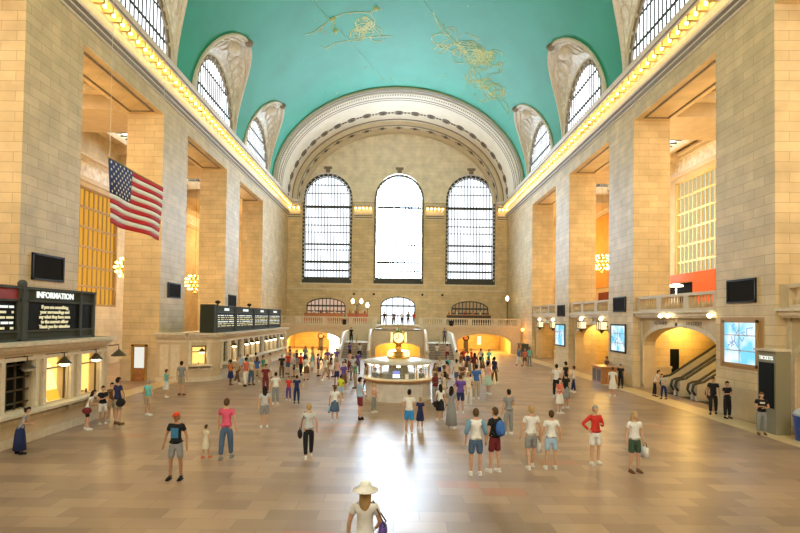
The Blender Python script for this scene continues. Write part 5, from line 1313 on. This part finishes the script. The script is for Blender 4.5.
# foreground and middle ground: (foot x, foot y, head y, facing, label, top, bottom, options)
L_ = [
 (177,478,412,F,'man in a black T-shirt with a blue print and an orange-red cap','black','grey',dict(pose='apart',style='cap',hair='redcap',skin=2,shoes='black')),
 (227,458,398,BK,'person in a bright pink shirt and dark jeans seen from behind','pink','denim',dict(kind='trousers',pose='stroll',hair='brown',shoes='grey')),
 (207,457,424,D(150),'small child in a cream outfit beside the person in bright pink','cream','cream',dict(kind='skirt',pose='stroll',hair='brown',shoes='coral')),
 (149,415,379,D(160),'person in a pale turquoise shirt and tan shorts standing alone left of centre','turquoise','tan',dict(hair='grey')),
 (167,397,369,D(140),'woman in a turquoise top and white skirt beside a patterned grey shirt','turquoise','white',dict(kind='skirt',pose='phone',hair='brown')),
 (182,395,361,D(170),'person in a grey shirt and khaki shorts behind the woman in turquoise','grey','khaki',dict(hair='dark',shoes='brown')),
 (22,446,399,D(120),'person in grey top and long navy skirt leaning on the near counter, leftmost person','grey','navy',dict(kind='longskirt',pose='lean',hair='dark',style='bun',shoes='black')),
 (89,421,381,D(110),'woman with long dark hair, white top and black shorts leaning on the ticket counter','white','black',dict(pose='lean',style='long')),
 (104,422,384,D(60),'person in a black T-shirt and white shorts near the ticket counter','black','white',dict(pose='phone')),
 (119,424,377,D(150),'man in a navy shirt and khaki shorts with a dark bag near the ticket counter','navy','khaki',dict(pose='relaxed',shoes='brown')),
 (113,412,374,D(60),'dark-haired person in a brown top half hidden behind the man in navy','brown','tan',dict(pose='carry')),
 (265,427,386,D(200),'woman in a light grey tank top and grey shorts standing alone left of centre','light grey','grey',dict(pose='relaxed',style='long')),
 (276,404,372,D(200),'person in a white T-shirt and grey trousers before the dark red shirt','white','grey',dict(kind='trousers')),
 (266,393,364,D(20),'person in a maroon shirt beside the white T-shirt in the left crowd','maroon','maroon',dict(kind='trousers',shoes='black')),
 (289,400,376,F,'child in a bright red shirt and purple trousers left of centre','red','purple',dict(kind='trousers')),
 (297,403,375,D(190),'person in navy beside the child in red','navy','navy',dict(kind='trousers',shoes='black')),
 (309,457,403,D(200),'blonde person in a grey-white top and black trousers walking away with a round bag','light grey','black',dict(kind='trousers',pose='stroll',hair='blonde',shoes='white')),
 (335,421,385,BK,'woman in a white blouse and denim skirt holding a white and blue bag','white','denim',dict(kind='skirt',pose='relaxed',hair='brown',style='ponytail')),
 (341,400,375,D(170),'child in a lime yellow shirt behind the white blouse','lime','light blue',dict(hair='dark')),
 (360,419,377,D(120),'man in a pale shirt with a black strap and maroon shorts left of the booth','light blue','maroon',dict(pose='carry',shoes='black')),
 (374,412,383,D(60),'person in a pink top and grey trousers close to the left side of the booth','pale pink','grey',dict(kind='trousers',hair='blonde',pose='phone')),
 (409,434,389,D(170),'man in a white T-shirt and bright blue shorts in front of the booth','white','bright blue',dict(pose='phone')),
 (420,428,397,D(170),'child in a dark blue dress beside the man in bright blue shorts','navy','navy',dict(kind='dress',hair='blonde',style='ponytail')),
 (440,420,384,D(200),'woman in a white top and black skirt at the front left of the right-hand crowd','white','black',dict(kind='skirt',pose='carry',style='long')),
 (451,428,386,D(150),'woman in a long grey dress in the right-hand crowd','grey','grey',dict(kind='longskirt',pose='relaxed',style='long')),
 (460,413,374,D(180),'person in a purple top and navy shorts in the right-hand crowd','purple','navy',dict(hair='brown')),
 (468,408,371,D(180),'man in a cream shirt and white trousers beside the purple top','cream','white',dict(kind='trousers',hair='blonde')),
 (476,399,361,D(185),'man in a blue shirt and khaki trousers, tallest of the right-hand crowd','blue','khaki',dict(kind='trousers')),
 (488,394,361,D(120),'woman in a pale pink top and mint skirt at the right end of the crowd','pale pink','mint',dict(kind='skirt',pose='phone',style='bun')),
 (475,474,408,BK,'man in a white shirt with blue sleeves and denim shorts seen from behind','white','denim',dict(pose='relaxed',hair='brown')),
 (494,471,407,D(215),'man in a black T-shirt and maroon shorts wearing a blue backpack','black','maroon',dict(pose='carry',hair='brown')),
 (508,434,389,D(200),'grey-clad person standing behind the man with the blue backpack','grey','grey',dict(kind='trousers',pose='phone')),
 (530,467,405,D(190),'fair-haired man in a white T-shirt and grey shorts','white','grey',dict(pose='stroll',hair='blonde')),
 (550,468,410,D(185),'man in a white T-shirt and light blue shorts left of the red shirt','white','light blue',dict(pose='apart',hair='brown')),
 (594,463,405,D(10),'man in a red long-sleeved shirt and white shorts with one hand on his hip','red','white',dict(pose='hips',long=True,hair='grey')),
 (633,471,411,D(10),'blonde woman in a white T-shirt and dark green shorts holding a white bag','white','dark green',dict(pose='relaxed',hair='blonde',style='long',shoes='brown')),
 (559,413,378,D(30),'woman in a coral top and white skirt right of centre','coral','white',dict(kind='skirt',pose='crossed',style='long',skin=1)),
 (565,408,372,D(200),'person in a black shirt and grey skirt right behind the coral top','black','grey',dict(kind='skirt',pose='phone')),
 (556,397,364,D(160),'person in white shirt and black trousers behind the woman in the coral top','white','black',dict(kind='trousers')),
 (565,393,357,D(220),'tall person in black at the back of the small group right of centre','black','black',dict(kind='trousers',shoes='black')),
 (573,392,366,D(240),'person in a white shirt and navy trousers at the right of the small group','white','navy',dict(kind='trousers',pose='stroll')),
 (612,396,367,D(160),'woman in a white dress beside the wooden desk','white','white',dict(kind='dress',pose='relaxed',hair='brown')),
 (620,388,364,D(330),'person in black standing against the pier beside the wooden desk','black','black',dict(kind='trousers',shoes='black')),
 (654,394,367,D(60),'person in a white shirt and dark trousers bending over by the escalators','white','black',dict(kind='trousers',pose='lean',shoes='black')),
 (663,393,367,D(300),'person in a light grey shirt leaning beside the white shirt by the escalators','light grey','navy',dict(kind='trousers',pose='lean',shoes='black')),
 (712,413,376,D(330),'officer-like figure in black, left of the pair below the largest map screen','black','black',dict(kind='trousers',pose='stroll',shoes='black')),
 (726,413,376,D(10),'figure in black with folded arms, right of the pair below the largest map screen','black','black',dict(kind='trousers',pose='crossed',shoes='black')),
 (760,426,384,D(340),'young man in a black T-shirt with white print and grey trousers before the near cabinet','black','grey',dict(kind='trousers',pose='crossed',shoes='brown',hair='brown')),
]
PEO = {}
def clampk(p, rx=14.85):
    lx = 11.45 if p.y < 23.5 else (11.1 if 32 < p.y < 56 else 15)
    if p.x > rx: return rx/p.x
    if p.x < -lx: return lx/-p.x
    return 1
for (px, pf, ph, rz, lab, top, bot, kw) in L_:
    p = at(px, pf); h = max(1.0, min(1.86, hgt(px, pf, ph)))
    k = clampk(p, 14.1 if px == 760 else 14.85); p *= k; h *= k
    PEO[(px, pf)] = person(p, h, rz, lab, top, bot, **kw)
# the hatted woman close to the camera
hat = person(Vector((-.45, 8.15, 0)), 1.68, D(175), 'woman in white with a broad white sun hat at the bottom edge of the picture', 'white', 'white', kind='skirt', hair='white', style='hat', pose='carry')
bag(hat, 'shoulder', 'purple', 'dark purple shoulder bag of the woman in the white sun hat', pos=(-.30,.04,1.02))
bag(PEO[(494,471)], 'backpack', 'blue', 'bright blue backpack worn by the man in maroon shorts')
bag(PEO[(633,471)], 'shopping', 'white', 'white shopping bag held by the blonde woman', pos=(-.275,-.10,.86) if False else (.275,-.09,.84))
bag(PEO[(335,421)], 'shopping', 'light blue', 'white and light blue shopping bag held by the woman in the white blouse', pos=(.29,-.09,.84))
bag(PEO[(309,457)], 'shoulder', 'black', 'round black bag at the hip of the walking blonde person')
bag(PEO[(119,424)], 'shoulder', 'black', 'dark shoulder bag at the side of the man in navy', pos=(-.30,.08,.85))
bag(PEO[(88,421)] if (88,421) in PEO else PEO[(89,421)], 'shoulder', 'maroon', 'dark red handbag at the hip of the long-haired woman at the counter', pos=(-.24,-.02,.86))
bag(PEO[(440,420)], 'shoulder', 'black', 'black bag on the hip of the woman in white top and black skirt')
bag(PEO[(530,467)], 'shopping', 'white', 'white bag held by the fair-haired man in grey shorts', pos=(-.275,-.14,.84))
# prints and details
def on_body(b, verts, mat, name):
    mb = MB(); mb.v = [tuple(v) for v in verts[0]]; mb.f = verts[1]; mb.m = [0]*len(mb.f)
    o = bpy.data.objects.new(name, mb.mesh(name, mat)); COL.objects.link(o); o.parent = b; return o
def chest_print(b, w, h, z, c, name='shirt_print', back=False):
    s = 1 if back else -1; n = 6; vs = []
    for j in (0, 1):
        for i in range(n+1):
            x = -w/2+w*i/n; y = s*(.128-x*x*1.6); vs.append((x, y, z+(j-.5)*h))
    fs = [(i, i+1, n+2+i, n+1+i) for i in range(n)]
    return on_body(b, (vs, fs), cm(c), name)
chest_print(PEO[(177,478)], .20, .26, 1.24, (.04,.16,.30)); chest_print(PEO[(760,426)], .18, .07, 1.33, (.7,.7,.7))
# sleeves of the raglan shirt
def sleeve(b, c, key):
    p = POSE[key]
    for s, nm in ((-1,'L'),(1,'R')):
        el, wr = p[nm]; el = Vector((s*el[0], el[1], el[2])); wr = Vector((s*wr[0], wr[1], wr[2])); sh = Vector((s*.172,.01,1.41))
        mb = MB(); mb.tube([sh+Vector((-s*.03,0,.03)), sh, sh*.5+el*.5, el, el*.85+wr*.15], [.07,.084,.073,.060,.055], 12)
        o = bpy.data.objects.new('sleeve', mb.mesh('sleeve', cm(c), 'all')); COL.objects.link(o); o.parent = b
sleeve(PEO[(475,474)], (.16,.30,.42), 'relaxed')
# attendants
p = person(Vector((15.35, 35.8, 0))+Vector((-.0,0,0)), 1.72, D(-75), 'person in an orange-brown shirt standing behind the wooden desk', 'brown', 'navy', kind='trousers', shoes='black')
p.location = (15.2, 37.2, 0)
# on the stairs and the balcony
for (x, y, z, rz, lab, top, bot, kind) in (
  (XC-5.3, 58.6, 1.5, F, 'person in black standing at the head of the left staircase', 'black', 'black', 'trousers'),
  (XC+5.3, 58.6, 1.5, F, 'person in denim blue standing at the head of the right staircase', 'denim', 'denim', 'trousers'),
  (XC+4.1, 54.0, 0, BK, 'person in white at the foot of the right staircase', 'white', 'grey', 'trousers'),
  (XC+5.1, 53.2, 0, BK, 'person in pink at the foot of the right staircase', 'pale pink', 'maroon', 'trousers'),
  (XC-3.9, 52.8, 0, BK, 'person in a striped-looking light grey top at the foot of the left staircase', 'light grey', 'navy', 'trousers'),
  (XC-5.0, 53.6, 0, D(150), 'person in purple at the foot of the left staircase', 'purple', 'black', 'trousers'),
  (XC-1.7, 64.6, 3.4, F, 'person in black at the balcony rail, left before the bright door', 'black', 'grey', 'trousers'),
  (XC-.5, 65.1, 3.4, F, 'person in maroon at the balcony rail before the bright door', 'maroon', 'black', 'trousers'),
  (XC+.5, 64.8, 3.4, D(30), 'person in white at the balcony rail before the bright door', 'white', 'navy', 'trousers'),
  (XC+1.3, 65.2, 3.4, F, 'person in dark green at the balcony rail before the bright door', 'dark green', 'black', 'trousers'),
  (XC+2.0, 64.7, 3.4, D(-30), 'person in red at the right of the balcony rail before the bright door', 'red', 'grey', 'trousers')):
    person(Vector((x, y, z)), 1.7, rz, lab, top, bot, kind=kind, shoes='black')
# the clerk behind the near ticket window and booth staff
person(Vector((-13.45, 20.9, 0)), 1.75, D(90), 'clerk in dark green behind the lit ticket window nearest the corner of the near office', 'dark green', 'black', kind='trousers', shoes='black')
for (x, y, rz, lab, top) in ((BX-1.25, BY-.1, D(-40), 'clerk in navy on the left inside the information booth', 'navy'), (BX+1.22, BY-.2, D(40), 'clerk in black on the right inside the information booth', 'black')):
    person(Vector((x, y, 0)), 1.62, rz, lab, top, 'black', kind='trousers', shoes='black')
# crowd in front of the far ticket office, the passages and the booth
rnd = random.Random(12)
zones = [
 ('before the far ticket windows', [(232,385),(237,384),(245,386),(251,385),(241,379),(258,382),(263,379),(256,376),(270,378),(247,377)]),
 ('in the crowd before the left passage', [(283,378),(288,374),(294,377),(301,375),(306,380),(312,373),(318,376),(297,369),(305,366),(313,366),(321,367),(290,366),(327,371),(332,377),(325,381),(337,369)]),
 ('in the crowd left of the booth', [(336,386),(345,384),(352,380),(349,372),(357,388),(343,392),(359,374),(366,392)]),
 ('in the crowd right of the booth', [(436,392),(443,397),(447,388),(438,379),(448,379),(455,386),(463,391),(470,385),(434,404),(445,406)]),
 ('in the crowd before the right passage', [(462,376),(468,373),(475,376),(482,374),(472,368),(480,366),(489,370),(464,367),(487,379),(494,383),(457,371)]),
 ('near the machines at the far right', [(519,366),(524,367),(529,366)]),
]
tops = ['black','white','grey','maroon','navy','light blue','pale pink','tan','red','light grey','brown','blue','green','purple','cream','orange','coral','turquoise']
bots = ['black','denim','khaki','grey','navy','white','tan','maroon','brown']
used = set(); placed = [Vector(o.location) for o in PEO.values()]
for zn, pts in zones:
    for (px, py) in pts:
        for _ in range(400):
            t, bt = rnd.choice(tops), rnd.choice(bots); style = rnd.choice(('short','short','long','bun','ponytail')); kd = rnd.choice(('trousers','shorts','skirt') if style != 'short' else ('trousers','shorts'))
            kw_ = (t, bt, kd, zn)
            if kw_ not in used and t != bt: used.add(kw_); break
        hc = rnd.choice(('dark','dark','brown','blonde','grey'))
        p = at(px, py); p.x += rnd.uniform(-.08,.08); p *= clampk(p)
        for _ in range(6):
            for q in placed:
                if (q-p).length < .62: p += (p-q).normalized()*(.64-(p-q).length) if (p-q).length > .01 else Vector((.6,0,0))
        placed.append(p.copy())
        wear = {'trousers': 'trousers', 'shorts': 'shorts', 'skirt': 'skirt'}[kd]
        person(p, rnd.uniform(1.6,1.8), rnd.uniform(0, 2*PI), 'person in a %s top and %s %s %s' % (t, bt, wear, zn), t, bt, pose=rnd.choice(('relaxed','stroll','phone','crossed','walk','carry')), kind=kd, hair=hc, style=style, skin=rnd.randrange(5), shoes=rnd.choice(('white','black','brown')), group='people '+zn)
EXPO = 0.05
# ------------------------------------------------------------------ camera, world, exposure
cam = bpy.data.cameras.new('camera'); co = bpy.data.objects.new('camera', cam); COL.objects.link(co)
cam.sensor_width = 36; cam.lens = 515/800*36; cam.clip_end = 300; cam.clip_start = .05
TILT, ROLL = .022, .013
co.rotation_euler = (Matrix.Rotation(PI/2+TILT, 3, 'X') @ Matrix.Rotation(ROLL, 3, 'Z')).to_euler(); co.location = (0, 0, CAMZ)
cam.shift_x = 3.5/800; cam.shift_y = (51.5-515*TILT)/800
S.camera = co
w = bpy.data.worlds.new('daylight'); S.world = w; w.use_nodes = True
w.node_tree.nodes['Background'].inputs[0].default_value = (.75,.87,1,1); w.node_tree.nodes['Background'].inputs[1].default_value = 1.0
S.view_settings.view_transform = 'Standard'; S.view_settings.look = 'None'; S.view_settings.exposure = EXPO; S.view_settings.gamma = 1
S.view_settings.use_curve_mapping = False
S.cycles.use_denoising = True; S.cycles.max_bounces = 7; S.cycles.diffuse_bounces = 5; S.cycles.glossy_bounces = 3; S.cycles.sample_clamp_indirect = 6; S.cycles.sample_clamp_direct = 0
S.cycles.caustics_reflective = False; S.cycles.caustics_refractive = False
